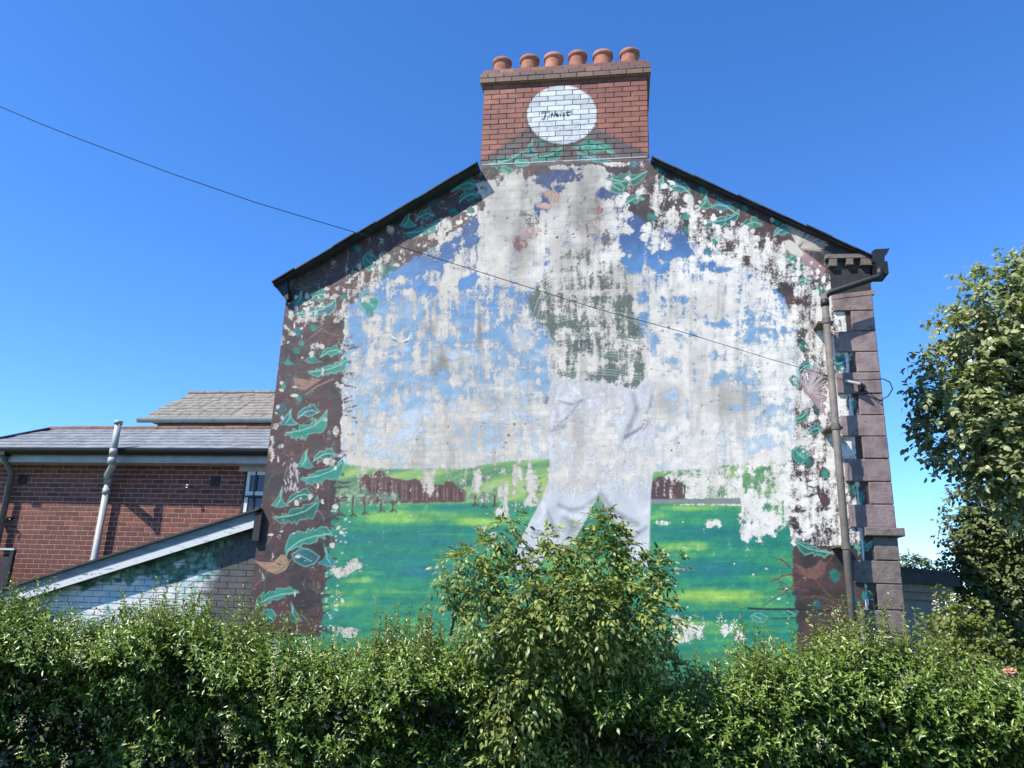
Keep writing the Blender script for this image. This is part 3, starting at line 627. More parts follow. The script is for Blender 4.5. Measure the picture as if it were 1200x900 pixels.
# lettering on the ball
def L7(x, y): p = S(600+x/10., 90+y/10., YB-.006); return (p[0], YB-.005, p[2])
lt_ = MB()
for s_ in ([(340,428),(356,414),(400,408),(440,398)],[(394,408),(386,446),(376,482),(358,494),(346,486)],[(437,446),(431,478),(438,480)],[(441,428),(443,424)],[(470,410),(458,472),(468,474)],[(450,438),(482,432)],[(506,396),(490,466),(500,468)],
           [(514,452),(540,444),(536,430),(520,434),(514,452),(522,466),(546,458)],[(570,430),(563,462),(572,462)],[(574,412),(576,408)],[(616,420),(598,424),(598,436),(612,442),(610,456),(590,458)],[(654,394),(642,450),(654,454),(672,446)],[(630,420),(692,406)]):
    lt_.tube([L7(*p) for p in s_], .0045, 6)
lo = hc_(lt_.build('lettering', M_ink)); lo['label'] = 'black script reading Titleist across the painted ball'
# flashing line and loose mortar at the foot of the stack
hc_(MB().box(cL+.02, cR-.03, Y0-.004, Y0+.03, zc-.008, zc+.005).build('render_drip', M_sill))
# -- wall body behind the render, plinth under the mural
pf = [(XL+.002, 0), (XR-.002, 0), (XR-.002, zr-.02), (cR, zrc-.03), (cL, zlc-.03), (XL+.002, zl-.02)]
hp(MB().prism(pf, Y0+.03, Y0+8).build('wall_body', M_render))
hp(MB().box(XL, XR, Y0-.004, Y0+.03, 0, zb+.004).build('wall_base', surf('green_wall_base', A(30,120,96), A(70,140,90), 4, .85)))
# -- roof
roof = MB(); th = .02
def slope(xa, za, xb, zb_): return [(xa, za), (xb, zb_), (xb, zb_+th), (xa, za+th)]
xo, xor_ = XL-.14, XR+.06
xrid = ((zrc-slr*cR)-(zlc-sll*cL))/(sll-slr); zrid = zlc+sll*(xrid-cL)
roof.prism(slope(xo, zl-.14*sll, cL-.01, zlc), Y0-.15, Y0+8); roof.prism(slope(cR+.02, zrc+slr*.02, xor_, zr+slr*.06), Y0-.08, Y0+8)
roof.prism([(cL, zlc), (xrid, zrid), (cR, zrc), (cR, zrc+th), (xrid, zrid+th), (cL, zlc+th)], Y0+.95, Y0+8)
ro = hp(roof.build('roof', M_roofdark))
for side, (xa, xb, za, sl_) in enumerate([(xo, cL-.02, zl-.14*sll, sll), (cR+.03, xor_+.01, zrc+slr*.03, slr)]):
    x = xa
    while x < xb:
        L = min(.27, xb-x); z = za+sl_*(x-xa); tt = random.uniform(.012, .02); dy = random.uniform(-.018, .018)
        tilt = .012*(1 if side == 0 else -1)
        z1 = z+sl_*L; o_ = th+.002
        hc = MB().prism([(x, z+o_+(0 if side == 0 else .008)), (x+L+.02, z1+sl_*.02+o_+(.008 if side == 0 else 0)), (x+L+.02, z1+sl_*.02+o_+tt+(.008 if side == 0 else 0)), (x, z+o_+tt+(0 if side == 0 else .008))], Y0-(.19 if side == 0 else .12)+dy, Y0+.25).build('verge_slate', M_roofdark)
        hc.parent = ro; x += L
# -- eaves
def poly_world(pts, Y): return [(S(a, b, Y)[0], S(a, b, Y)[2]) for a, b in pts]
gl_ = hp(MB().prism(poly_world([(319,331),(336,324),(338,350),(335,352)], Y0-.1), Y0-.1, Y0+7.9).build('eaves_gutter', M_dark))
MBk = MB().prism(poly_world([(331,334),(338,330),(346,318),(349,322),(342,338),(337,348),(332,345)], Y0), Y0-.03, Y0+.01); hp(MBk.build('kneeler_patch', M_stone2))
hp(MB().prism(poly_world([(1019,299),(1022,297),(1039,296),(1036,302),(1033,304),(1033,311),(1019,312)], Y0), Y0-.12, Y0+7.9).build('eaves_gutter', M_dark))
for pts, d in (([(966,301),(1025,300),(1025,304.5),(966,305.5)], .075), ([(970,305),(979,305),(979,314),(970,314)], .07), ([(990,304),(998,304),(998,312.5),(990,312.5)], .07), ([(1007,303.5),(1022,303.5),(1022,313),(1007,313)], .07)):
    hp(MB().prism(poly_world(pts, Y0), Y0-d, Y0+.02).build('eaves_dentil', M_stone2))
hp(MB().prism(poly_world([(975,352),(1024,346),(1024,341),(975,347)], Y0), Y0-.04, Y0+.02).build('eaves_string', M_stone))
hp(MB().prism(poly_world([(972,318),(1019,314),(1021,345),(975,352)], Y0), Y0-.012, Y0+.02).build('eaves_shade_panel', M_cornice))  # dark sheet standing in for the shadow below dentils and gutter
# -- quoins: proud stones on the corner
xlong, xshort = S(977, 395, Y0)[0], S(1002, 420, Y0)[0]
js = [345.5,365,388.5,413,437,462,487,512,538,565,591.5,619,629,657,684.5,715,742,770]
zs = [S(1008 + (y-345)*.09, y, Y0)[2] for y in js]
long_ = True
for i in range(len(js)-1):
    if i == 11:
        hp(MB().bevbox(xlong+.12, XR+.07, Y0-.10, Y0+.3, zs[i+1], zs[i], .01).build('string_course', M_stone2)); continue
    x0 = (xlong if long_ else xshort)+random.uniform(-.02, .02)
    hp(MB().bevbox(x0, XR+.008, Y0-.034+random.uniform(-.006, .004), Y0+(.5 if not long_ else .25), zs[i+1]+.004, zs[i]-.004, .008).build('quoin', M_stone if i < 12 else M_stone2))
    long_ = not long_
# -- rainwater pipe
YP = Y0-.27
pa = S(1031, 312, Y0-.1); pb = S(1031, 322, YP); pc_ = S(966, 347, YP)
pipe = hp(MB().tube([pc_+[0,0,.02], [pc_[0], YP, .05]], .041, 14).build('downpipe', M_oldpipe, smooth=True))
swn = MB().tube([pa, pb], .042, 12).tube([pb+[.02,0,.0], pb+[-.03,0,-.03], pc_+[.05,0,.035], pc_+[0,0,-.03]], .038, 12).tube([pc_+[0,0,-.05], pc_+[0,0,-.13]], .05, 12)
hp(swn.build('swan_neck', M_dark, smooth=True))
hp(MB().box(pa[0]-.07, pa[0]+.06, Y0-.2, Y0+.05, pa[2]-.14, pa[2]+.02).build('gutter_outlet', M_dark))
for y in (376, 500, 640):
    z = S(975+(y-350)*.085, y, YP)[2]
    hp(MB().tube([[pc_[0],YP,z-.035],[pc_[0],YP,z+.035]], .05, 14).box(pc_[0]-.09, pc_[0]+.09, YP+.03, Y0+.01, z-.012, z+.012).build('pipe_bracket', M_oldpipe))
# ------------------------------------------------------------------ canted bay on the house front
bay = empty('bay_window', 'grey rendered bay with dark moulded cornice beside the stone quoins', 'bay window')
ya = Y0+.45; b0 = np.array([XR-.05, ya]); e = S(1107, 700, ya+.9); b1 = np.array([e[0], ya+.9]); dv = (b1-b0)/np.linalg.norm(b1-b0); nrm = np.array([dv[1], -dv[0]])
bay.location = (b0[0], b0[1], 0)
ztb = S(1062, 664, ya)[2]
def bayprism(name, out_, z0, z1, mat):
    a = b0-dv*.02+nrm*out_; b = b1+dv*out_*.6+nrm*out_; c = b+np.array([0, 1.6]); d = np.array([XR-.1, c[1]]); a2 = np.array([XR-.1, a[1]+.0])
    pts = [a, b, c, d]; vs_ = [(p[0], p[1], z0) for p in pts]+[(p[0], p[1], z1) for p in pts]
    o = MB().add(vs_, [(0,1,5,4),(1,2,6,5),(2,3,7,6),(3,0,4,7),(4,5,6,7),(3,2,1,0)]).build(name, mat)
    o.parent = bay; o.matrix_parent_inverse = Matrix.Translation(bay.location).inverted(); return o
bayprism('wall', 0, 0, ztb-.36, M_render); bayprism('moulding', .05, ztb-.36, ztb-.27, M_mould); bayprism('moulding', .09, ztb-.27, ztb-.18, M_mould)
bayprism('cornice', .16, ztb-.18, ztb-.06, M_cornice); bayprism('roof_cap', .11, ztb-.06, ztb, M_cornice)
# ------------------------------------------------------------------ lean-to
lean = empty('lean_to', 'low lean-to with painted brick end and pale peeling verge board', 'outbuilding')
YL = Y0+.1
v0, v1 = S(40, 702, YL), S(300, 621, YL)                                # underside of the verge board
ls = (v1[2]-v0[2])/(v1[0]-v0[0]); xw0 = v0[0]-1.2; xw1 = XL+.02
lean.location = (xw1, YL, 0)
def lp(o): o.parent = lean; o.matrix_parent_inverse = Matrix.Translation(lean.location).inverted(); return o
zt = lambda x: v0[2]+ls*(x-v0[0])
lp(MB().prism([(xw0, 0), (xw1, 0), (xw1, zt(xw1)+.1), (xw0, zt(xw0)+.1)], YL+.012, YL+2.0).build('wall', M_render))
def leanpaint(P):
    on = P.copy(); on[:, 1] = YL; q = on-EYE; z_ = q@fw; U = 600+FPX*(q@RT)/z_; V = 450-FPX*(q@UP)/z_
    n2 = fbm(U/16, V/12, 201, 4); n3 = fbm(U/5, V/5, 202, 3)
    c = interp_cols(n2, [(.3, A(168,196,206)), (.5, A(206,214,214)), (.7, A(222,222,218))])
    top_ = V-np.interp(U, [40, 300], [702, 621])
    gm = sstep(.5, .62, fbm(U/14, V/10, 203, 4)+.28*sstep(120, 200, U)-.007*top_*sstep(60, 10, U-150)-.006*top_)
    gc = interp_cols(n3, [(.3, A(48,84,72)), (.6, A(92,140,118)), (.8, A(150,180,150))]); c = c*(1-gm)[:, None]+gc*gm[:, None]
    tw = sstep(.58, .68, fbm(U/9, V/9, 206, 4))*sstep(185, 215, U); c = c*(1-tw)[:, None]+A(128,178,156)*tw[:, None]
    gy = sstep(240, 262, U+(n2-.5)*34+(V-670)*.25); c = c*(1-gy)[:, None]+(A(86,84,82)*(.8+.4*n3)[:, None])*gy[:, None]
    bg_ = (1-sstep(.7, 1.2, np.hypot((U-188)/26, (V-726)/16)+(n2-.5)))*.8; c = c*(1-bg_)[:, None]+A(206,178,156)*bg_[:, None]
    return c*(.88+.24*n3)[:, None]
lc_, lw_ = .075, .225
rest = []
cnt = 0; zrow = 1.0; row = 0; cand = []
while zrow < zt(xw1):
    x = xw0+1.0-(row % 2)*lw_*.5
    while x < xw1-.02:
        x0, x1 = x, min(x+lw_, xw1-.005); x += lw_
        if x1-x0 > .03 and zrow+lc_ < zt(x0)+.14: cand.append((x0+.004, x1-.004, zrow+.004, zrow+lc_-.004))
    zrow += lc_; row += 1
LP = [brick_pts(*b, YL+random.uniform(-.003, .002)) for b in cand]
LC = leanpaint(np.concatenate(LP)); pos = 0
vis = sorted(range(len(LP)), key=lambda i: -(cand[i][3] > 1.35)*10-cand[i][0])[:295]; vis = set(vis); sv, sf, scol = [], [], []
for i, P in enumerate(LP):
    c = LC[pos:pos+len(P)]*random.uniform(.9, 1.08); pos += len(P)
    if i in vis:
        me = bpy.data.meshes.new('brick'); me.from_pydata(P.tolist(), [], fidx); me.update(); me.materials.append(M_lean)
        set_attrs(me, {'Paint': c, 'Plaster': c, 'Peel': np.full(len(P), -1.)}); lp(link('brick', me))
    else:
        n0 = len(sv); sv += P.tolist(); sf += [tuple(a+n0 for a in f) for f in fidx]; scol.append(c)
if sv:
    me = bpy.data.meshes.new('brickwork'); me.from_pydata(sv, [], sf); me.update(); me.materials.append(M_lean); cc = np.concatenate(scol)
    set_attrs(me, {'Paint': cc, 'Plaster': cc, 'Peel': np.full(len(cc), -1.)}); tag(lp(link('brickwork', me)), kind='stuff')
# verge board: peeling white over grey, roof felt edge above
mpe, tpe, bpe, ope = newmat('peeling_white_board')
nn = noise(tpe, 9, 5, .7, stretch=(.6, 1, 3.)); tpe.links.new(ramp(tpe, nn, [(.38, A(116,132,138)), (.41, A(206,210,210))]), bpe.inputs['Base Color']); bpe.inputs['Roughness'].default_value = .6
bd0, bd1 = zt(xw0), zt(xw1-.06); xe = xw1-.06
lp(MB().prism([(xw0, bd0), (xe, bd1), (xe, bd1+.08), (xw0, bd0+.08)], YL-.17, YL-.14).build('verge_board', mpe))
lp(MB().prism([(xw0, bd0+.08), (xe, bd1+.08), (xe, bd1+.20), (xw0, bd0+.20)], YL-.15, YL-.12).build('verge_trim', M_trim))
lp(MB().prism([(xw0, bd0+.20), (xw1, zt(xw1)+.20), (xw1, zt(xw1)+.225), (xw0, bd0+.225)], YL-.2, YL+2.1).build('roof_felt', M_roofdark))
lp(MB().prism([(xw0, bd0+.02), (xw1, zt(xw1)+.02), (xw1, zt(xw1)+.1), (xw0, bd0+.1)], YL-.14, YL+.012).build('soffit', M_cornice))
lp(MB().box(xe+.002, xw1+.03, YL-.17, YL+.02, bd1-.16, bd1+.19).build('end_block', M_cornice))
# ------------------------------------------------------------------ red brick extension behind
ext = empty('rear_extension', 'low red brick extension with hipped slate roof and dark gutter', 'building')
YR = 11.5; RC, RW = .0765, .218
xa, xb = S(-20, 600, YR)[0], S(345, 600, YR)[0]
zew = S(155, 545, YR)[2]                                                # top of the brickwork
ext.location = ((xa+xb)/2, YR, 0)
def ep(o): o.parent = ext; o.matrix_parent_inverse = Matrix.Translation(ext.location).inverted(); return o
ep(MB().box(xa, xb, YR+.005, YR+3.4, 0, zew+.05).build('wall', M_mortar))
wx0, wx1, wz0, wz1 = S(288, 580, YR)[0], S(312, 580, YR)[0], S(298, 612, YR)[2], S(298, 553, YR)[2]
bme = {}
ind = []; stuff = []
row = 0; z = zew-RC
while z > .6:
    x = xa-(row % 2)*RW*.5
    while x < xb:
        x0, x1 = max(x, xa), min(x+RW, xb); x += RW
        if x1-x0 < .05: continue
        if x1 > wx0-.02 and x0 < wx1+.3 and z < wz1+.14 and z+RC > wz0-.05:
            if x0 > wx0-.1: continue
            x1 = min(x1, wx0-.03)
        U_, V_ = PX(((x0+x1)/2, YR, z+RC/2))
        seen = -12 < U_ < 315 and V_ < np.interp(U_, [0, 60, 300], [695, 690, 612])
        (ind if seen else stuff).append((x0, x1, z))
    z -= RC; row += 1
if len(ind) > 300:
    ind.sort(key=lambda b: -b[2]); stuff += ind[300:]; ind = ind[:300]
for x0, x1, z in ind:
    key = round(x1-x0, 3)
    if key not in bme: bme[key] = MB().bevbox(.0065, key-.0065, 0, .09, .0065, RC-.0065, .002).data('brick', M_brick)
    ep(link('brick', bme[key], None, (x0, YR+random.uniform(-.001, .001), z)))
sb = MB()
for x0, x1, z in stuff: sb.bevbox(x0+.0065, x1-.0065, YR, YR+.09, z+.0065, z+RC-.0065, .002)
tag(ep(sb.build('brickwork', M_brick)), kind='stuff')
# eaves: fascia, gutter
YE = YR-.32
ep(MB().box(xa-.3, xb, YR-.30, YR-.27, zew-.0, zew+.15).build('fascia', M_fascia))
ep(MB().box(xa-.3, xb, YR-.30, YR+.02, zew-.012, zew-.001).build('soffit', M_sill))
zg = zew+.13
gut = MB()
ga = [(math.cos(math.pi+math.pi*k/10)*.085, math.sin(math.pi+math.pi*k/10)*.095) for k in range(11)]
vs_ = [(xx, YR-.38+p[0], zg+.06+p[1]) for xx in (xa-.34, xb) for p in ga]
gut.add(vs_, [(k, k+1, k+12, k+11) for k in range(10)] + [tuple(range(10, -1, -1)), tuple(range(11, 22))])
gut.box(xa-.34, xb, YR-.32, YR-.301, zg-.02, zg+.09)
ep(gut.build('gutter', M_dark))
# hipped roof
zeave = zg+.065; RP = math.radians(22); dyr = 1.75
yev = YR-.39; yri = yev+dyr; zri = zeave+dyr*math.tan(RP)
p_rl = S(60, 503, yri)
xhl = p_rl[0]; xel = xa-.36
body = MB().add([(xel, yev, zeave-.015), (xb, yev, zeave-.015), (xb, yri, zri-.015), (xhl, yri, zri-.015), (xel, yri+dyr, zeave-.015), (xb, yri+dyr, zeave-.015)],
                [(0,1,2,3), (0,3,4), (4,3,2,5), (1,5,2), (0,4,5,1)])
er = ep(body.build('roof', M_slate))
nrow = 7; sw = .26; cs, sn = math.cos(RP), math.sin(RP); Ls = math.hypot(dyr, zri-zeave)/nrow
sl_me = MB().box(.003, sw-.003, 0, Ls*1.15, 0, .016).data('slate', M_slate)
for r in range(nrow):
    d = r*Ls; y = yev-.02+d*cs; z = zeave+d*sn
    xlim = xel+(xhl-xel)*(r+.6)/nrow; x = xb-sw*(1+.5*(r % 2))
    while x > xlim-.1:
        if PX((x, y, z))[0] < 335:
            s_ = link('slate', sl_me, er); s_.location = (x, y, z+.002); s_.rotation_euler = (RP-.045+random.uniform(-.006, .006), 0, random.uniform(-.004, .004))
        x -= sw
x = xhl
rid = MB().tube([(0,0,0),(.43,0,0)], .065, 10).data('ridge_tile', M_ridge)
while x < xb:
    t_ = link('ridge_tile', rid, er); t_.location = (x, yri, zri+.0+random.uniform(-.006, .006)); x += .44
hl = np.array([(xel, yev, zeave+.02), (xhl, yri, zri+.02)])
t_ = MB().tube(hl, .035, 8).build('hip_roll', M_roofdark, er)
# window of the extension
win = ep(MB().box(wx0, wx1+.25, YR-.004, YR+.003, wz0, wz1).build('window', mg))
def wpart(nm, x0, x1, y0, y1, z0, z1, mt): o = MB().box(x0, x1, y0, y1, z0, z1).build(nm, mt, win); return o
fwid = .055
for a in ((wx0, wx0+fwid, wz0, wz1), (wx0+.30, wx0+.36, wz0, wz1), (wx0+fwid, wx0+.30, wz1-fwid, wz1), (wx0+fwid, wx0+.30, wz0, wz0+fwid), (wx0+fwid, wx0+.30, (wz0+wz1)/2+.02, (wz0+wz1)/2+.08)): wpart('frame', a[0], a[1], YR-.03, YR-.003, a[2], a[3], M_white)
wpart('glazing_bar', wx0+.14, wx0+.16, YR-.04, YR-.031, wz0, wz1, M_dark); wpart('security_bar', wx0-.01, wx0+.36, YR-.06, YR-.045, (wz0+wz1)/2-.01, (wz0+wz1)/2+.012, M_dark)
wpart('reveal', wx0-.035, wx0-.001, YR-.035, YR+.003, wz0, wz1, M_dark)
ep(MB().box(wx0-.16, xb, YR-.012, YR+.09, wz1+.005, wz1+.155).build('lintel', M_sill))
# vents, eye bolt
for px, py in ((252.5, 563.5), (27, 562)):
    p = S(px, py, YR); vb = ep(MB().box(p[0]-.075, p[0]+.075, YR-.012, YR+.02, p[2]-.075, p[2]+.075).build('air_brick', M_cornice))
    for k in range(4): MB().box(p[0]-.065, p[0]+.065, YR-.02, YR-.011, p[2]-.055+k*.033, p[2]-.04+k*.033).build('louvre', M_dark, vb)
p = S(227, 572, YR)
ebr = [(p[0]+.022*math.cos(a*.5), YR-.20, p[2]+.022*math.sin(a*.5)) for a in range(13)]
tag(MB().tube([(p[0], YR+.03, p[2]), (p[0], YR-.18, p[2])], .012, 8).tube(ebr, .009, 6).build('eye_bolt', M_metal), 'steel eye bolt sticking out of the red brick wall', 'bolt')
# soil pipe, left rainwater pipe
ys = YR-.54
q0, q1, q2, q3 = S(112, 668, YR-.12), S(127, 563, YR-.12), S(131, 540, ys), S(136, 495, ys)
so_ = empty('soil_pipe', 'pale grey soil vent pipe with offset bend in front of the gutter', 'pipe'); so_.location = (q0[0], q0[1], 0)
sp = MB().tube([[q1[0]-.02, q1[1], 0], [q1[0], q1[1], q1[2]]], .052, 16).tube([[q1[0], q1[1], q1[2]-.02], [q1[0], q1[1]-.05, q1[2]+.06], [q2[0], q2[1]+.05, q2[2]-.06], [q2[0], q2[1], q2[2]+.02]], .053, 16).tube([q2, [q2[0], q2[1], q3[2]]], .051, 16)
sp = sp.build('pipe', M_pipe, so_, True); sp.matrix_parent_inverse = Matrix.Translation(so_.location).inverted()
for c in (q1, q2, [q1[0], q1[1], q1[2]-.18], [q2[0], q2[1], q2[2]+.14]):
    k_ = MB().tube([[c[0], c[1], c[2]-.05], [c[0], c[1], c[2]+.05]], .06, 16).build('coupling', M_pipe, so_, True); k_.matrix_parent_inverse = Matrix.Translation(so_.location).inverted()
k_ = MB().lathe((q2[0], q2[1], q3[2]), [(.06,-.03),(.066,-.03),(.066,.015),(.05,.03),(.0,.035)], 16).build('vent_cap', M_pipe, so_, True); k_.matrix_parent_inverse = Matrix.Translation(so_.location).inverted()
d0 = S(14, 548, YR-.14); d1 = S(2, 618, YR-.14)
dpl = empty('downpipe', 'dark rainwater pipe dropping from the extension gutter', 'pipe'); dpl.location = (d0[0], d0[1], 0)
k_ = MB().tube([[d0[0], YR-.38, zg], [d0[0], YR-.37, zg-.06], [d0[0], YR-.12, zg-.3], [d0[0], YR-.10, 0]], .05, 12).build('pipe', M_oldpipe, dpl, True); k_.matrix_parent_inverse = Matrix.Translation(dpl.location).inverted()
k_ = MB().box(d0[0]-.08, d0[0]+.08, YR-.45, YR-.31, zg-.06, zg+.02).build('outlet', M_dark, dpl); k_.matrix_parent_inverse = Matrix.Translation(dpl.location).inverted()
zk = S(6, 607, YR-.1)[2]
k_ = MB().box(d0[0]-.1, d0[0]+.1, YR-.13, YR+.0, zk-.015, zk+.015).tube([(d0[0]+.08, YR-.1, zk), (d0[0]+.16, YR-.12, zk-.03), (d0[0]+.15, YR-.11, zk-.14)], .012, 6).build('bracket', M_dark, dpl); k_.matrix_parent_inverse = Matrix.Translation(dpl.location).inverted()
# yard gate frame at the corner
f0, f1 = S(-10, 645, YR-.6), S(18, 645, YR-.6)
gt_ = empty('yard_gate', 'dark gate frame with pale top rail standing before the brick extension', 'gate'); gt_.location = (f1[0], f1[1], 0)
for nm, a, mt in (('post', (f1[0]-.06, f1[0], YR-.63, YR-.57, 0, f1[2]), M_dark), ('top_rail', (f0[0]-1.2, f1[0]+.005, YR-.64, YR-.56, f1[2]+.001, f1[2]+.03), M_sill), ('post', (f0[0]-1.2, f0[0]-1.14, YR-.63, YR-.57, 0, f1[2]), M_dark), ('panel', (f0[0]-1.13, f1[0]-.065, YR-.61, YR-.59, .1, f1[2]-.1), M_cornice)):
    k_ = MB().box(*a).build(nm, mt, gt_); k_.matrix_parent_inverse = Matrix.Translation(gt_.location).inverted()
# ------------------------------------------------------------------ taller roof behind the extension
bk = empty('rear_block', 'taller block behind with weathered slate roof and pale gutter', 'building')
YBk = 15.0; kL = S(163, 497, YBk-.2); kr = S(345, 490, YBk-.2)
bk.location = (kL[0], YBk, 0)
def bp(o): o.parent = bk; o.matrix_parent_inverse = Matrix.Translation(bk.location).inverted(); return o
ze2 = (kL[2]+kr[2])/2; RP2 = math.radians(33)
bp(MB().box(kL[0]+.3, kr[0]+1, YBk, YBk+5, 0, ze2).build('wall', M_render))
vs_ = [(xx, YBk-.25+p[0], ze2+.06+p[1]*1.1) for xx in (kL[0], kr[0]+1) for p in ga]
bp(MB().add(vs_, [(k, k+1, k+12, k+11) for k in range(10)]+[tuple(range(10, -1, -1)), tuple(range(11, 22))]).build('gutter', M_pipe))
# ridge height from the sight line
lo_, hi_ = .2, 6.
for _ in range(40):
    m_ = (lo_+hi_)/2; P_ = S(270, 461.5, YBk-.2+m_)
    if ze2+.07+m_*math.tan(RP2) < P_[2]: lo_ = m_
    else: hi_ = m_
dy2 = lo_; zr2 = ze2+.07+dy2*math.tan(RP2); xh2 = S(222, 461, YBk-.2+dy2)[0]
r2 = bp(MB().add([(kL[0]+.05, YBk-.2, ze2+.05), (kr[0]+1, YBk-.2, ze2+.05), (kr[0]+1, YBk-.2+dy2, zr2-.02), (xh2, YBk-.2+dy2, zr2-.02), (kL[0]+.05, YBk-.2+2*dy2, ze2+.05), (kr[0]+1, YBk-.2+2*dy2, ze2+.05)], [(0,1,2,3),(0,3,4),(4,3,2,5),(0,4,5,1),(1,5,2)]).build('roof', M_slate2))
sm = MB(); nr = 9
for r in range(nr):
    f_ = r/nr; y = YBk-.22+dy2*f_; z = ze2+.07+(zr2-ze2-.07)*f_; y2 = y+dy2/nr*1.1; z2 = z+(zr2-ze2-.07)/nr*1.02
    x = kL[0]+.05+(xh2-kL[0]-.05)*f_+random.uniform(0, .1)
    while x < kr[0]+.6:
        w_ = .24; t_ = random.uniform(.02, .034); dz = random.uniform(-.006, .006)
        sm.add([(x+.006, y, z+dz), (x+w_-.006, y, z+dz), (x+w_-.006, y2, z2+dz), (x+.006, y2, z2+dz), (x+.006, y, z+t_+dz), (x+w_-.006, y, z+t_+dz), (x+w_-.006, y2, z2+t_*.4+dz), (x+.006, y2, z2+t_*.4+dz)], [(4,5,6,7),(0,1,5,4),(1,2,6,5),(3,0,4,7),(2,3,7,6)])
        x += w_
so2 = sm.build('slates', M_slate2, r2); so2['kind'] = 'stuff'
x = xh2
while x < kr[0]+.8:
    MB().tube([(x, YBk-.2+dy2, zr2+.02+random.uniform(-.008, .008)), (x+.4, YBk-.2+dy2, zr2+.02)], .06, 8).build('ridge_tile', M_slate2, r2); x += .41
# ------------------------------------------------------------------ overhead cable, pole, bracket
br = S(1003, 447, Y0-.12)
cpts = [S(px, py, Y) for px, py, Y in [(px, py, 1/(px/990/9.1+(1-px/990)/4.4)) for px, py in [(0,125),(50,146),(100,165.5),(200,203),(300,237.5),(415,272),(560,318),(700,362),(800,389),(900,420),(990,446)]]]
pole_top = np.array(cpts[0])+(np.array(cpts[0])-np.array(cpts[1]))*8.0
cp2 = [pole_top+np.array([0,0,0])]+cpts
cab = tag(MB().tube(cp2, .0032, 6).build('overhead_cable', M_cable, smooth=True), 'thin black service cable slanting past the gable to a bracket on the quoins', 'cable')
PT = pole_top+np.array([-.15, -.05, .35])
pole = empty('utility_pole', 'tall timber utility pole carrying the service cable', 'pole'); pole.location = (PT[0], PT[1], 0)
for nm, mb_p, mt in (('shaft', MB().tube([(0,0,0),(0,0,PT[2])], [.15,.11], 14), M_wood), ('pole_cap', MB().lathe((0,0,PT[2]), [(.13,-.03),(.14,0),(.05,.09),(0,.1)], 14), M_dark), ('cable_hook', MB().tube([(.1,0,PT[2]-.35),(.16,.05,PT[2]-.35)], .02, 8), M_metal)):
    mb_p.build(nm, mt, pole, True)
bkt = empty('cable_bracket', 'small wall bracket with looped cable end fixed to the quoins', 'bracket'); bkt.location = br
c0 = S(990, 446, Y0-.1)-br; c1 = S(1008, 450, Y0-.14)-br; wy = Y0-.04-br[1]
MB().tube([c0, c1], .016, 8).build('dead_end_grip', M_sill, bkt)
MB().tube([c1, c1+[.03,.0,-.02], c1+[.04,.05,-.04], [c1[0]+.04, wy, c1[2]-.05]], .02, 8).box(c1[0]-.0, c1[0]+.08, wy-.012, wy, c1[2]-.1, c1[2]+.02).build('hook', M_cable, bkt)
MB().tube([c0+[.05,-.01,.005]]+[S(px, py, Y)-br for px, py, Y in [(1022,445,Y0-.16),(1035,444,Y0-.16),(1043,448,Y0-.14),(1046,456,Y0-.1),(1041,464,Y0-.06),(1031,470,Y0-.055),(1026,466,Y0-.055),(1012,456,Y0-.06)]], .0065, 6).build('cable_loop', M_cable, bkt, True)
# ------------------------------------------------------------------ foliage
def leafmat(name, rough=.38, trans=.25, spec=.5):
    m, t, b, o = newmat(name)
    a = nd(t, 'ShaderNodeAttribute', attribute_name='Leaf')
    n = noise(t, 25, 3, .6); c = mixc(t, 1., a.outputs['Color'], ramp(t, n, [(.3, (.8, .8, .8)), (.7, (1.15, 1.15, 1.1))]), 'MULTIPLY')
    t.links.new(c, b.inputs['Base Color']); b.inputs['Roughness'].default_value = rough; b.inputs['Specular IOR Level'].default_value = spec
    tr = nd(t, 'ShaderNodeBsdfTranslucent'); t.links.new(mixc(t, 1., c, (1.1, 1.25, .55), 'MULTIPLY'), tr.inputs[0])
    mx = nd(t, 'ShaderNodeMixShader'); mx.inputs[0].default_value = trans
    t.links.new(b.outputs[0], mx.inputs[1]); t.links.new(tr.outputs[0], mx.inputs[2]); t.links.new(mx.outputs[0], o.inputs[0]); return m
SUNB = np.array(sdir)
def unit(v): return v/(np.linalg.norm(v, axis=1, keepdims=True)+1e-9)
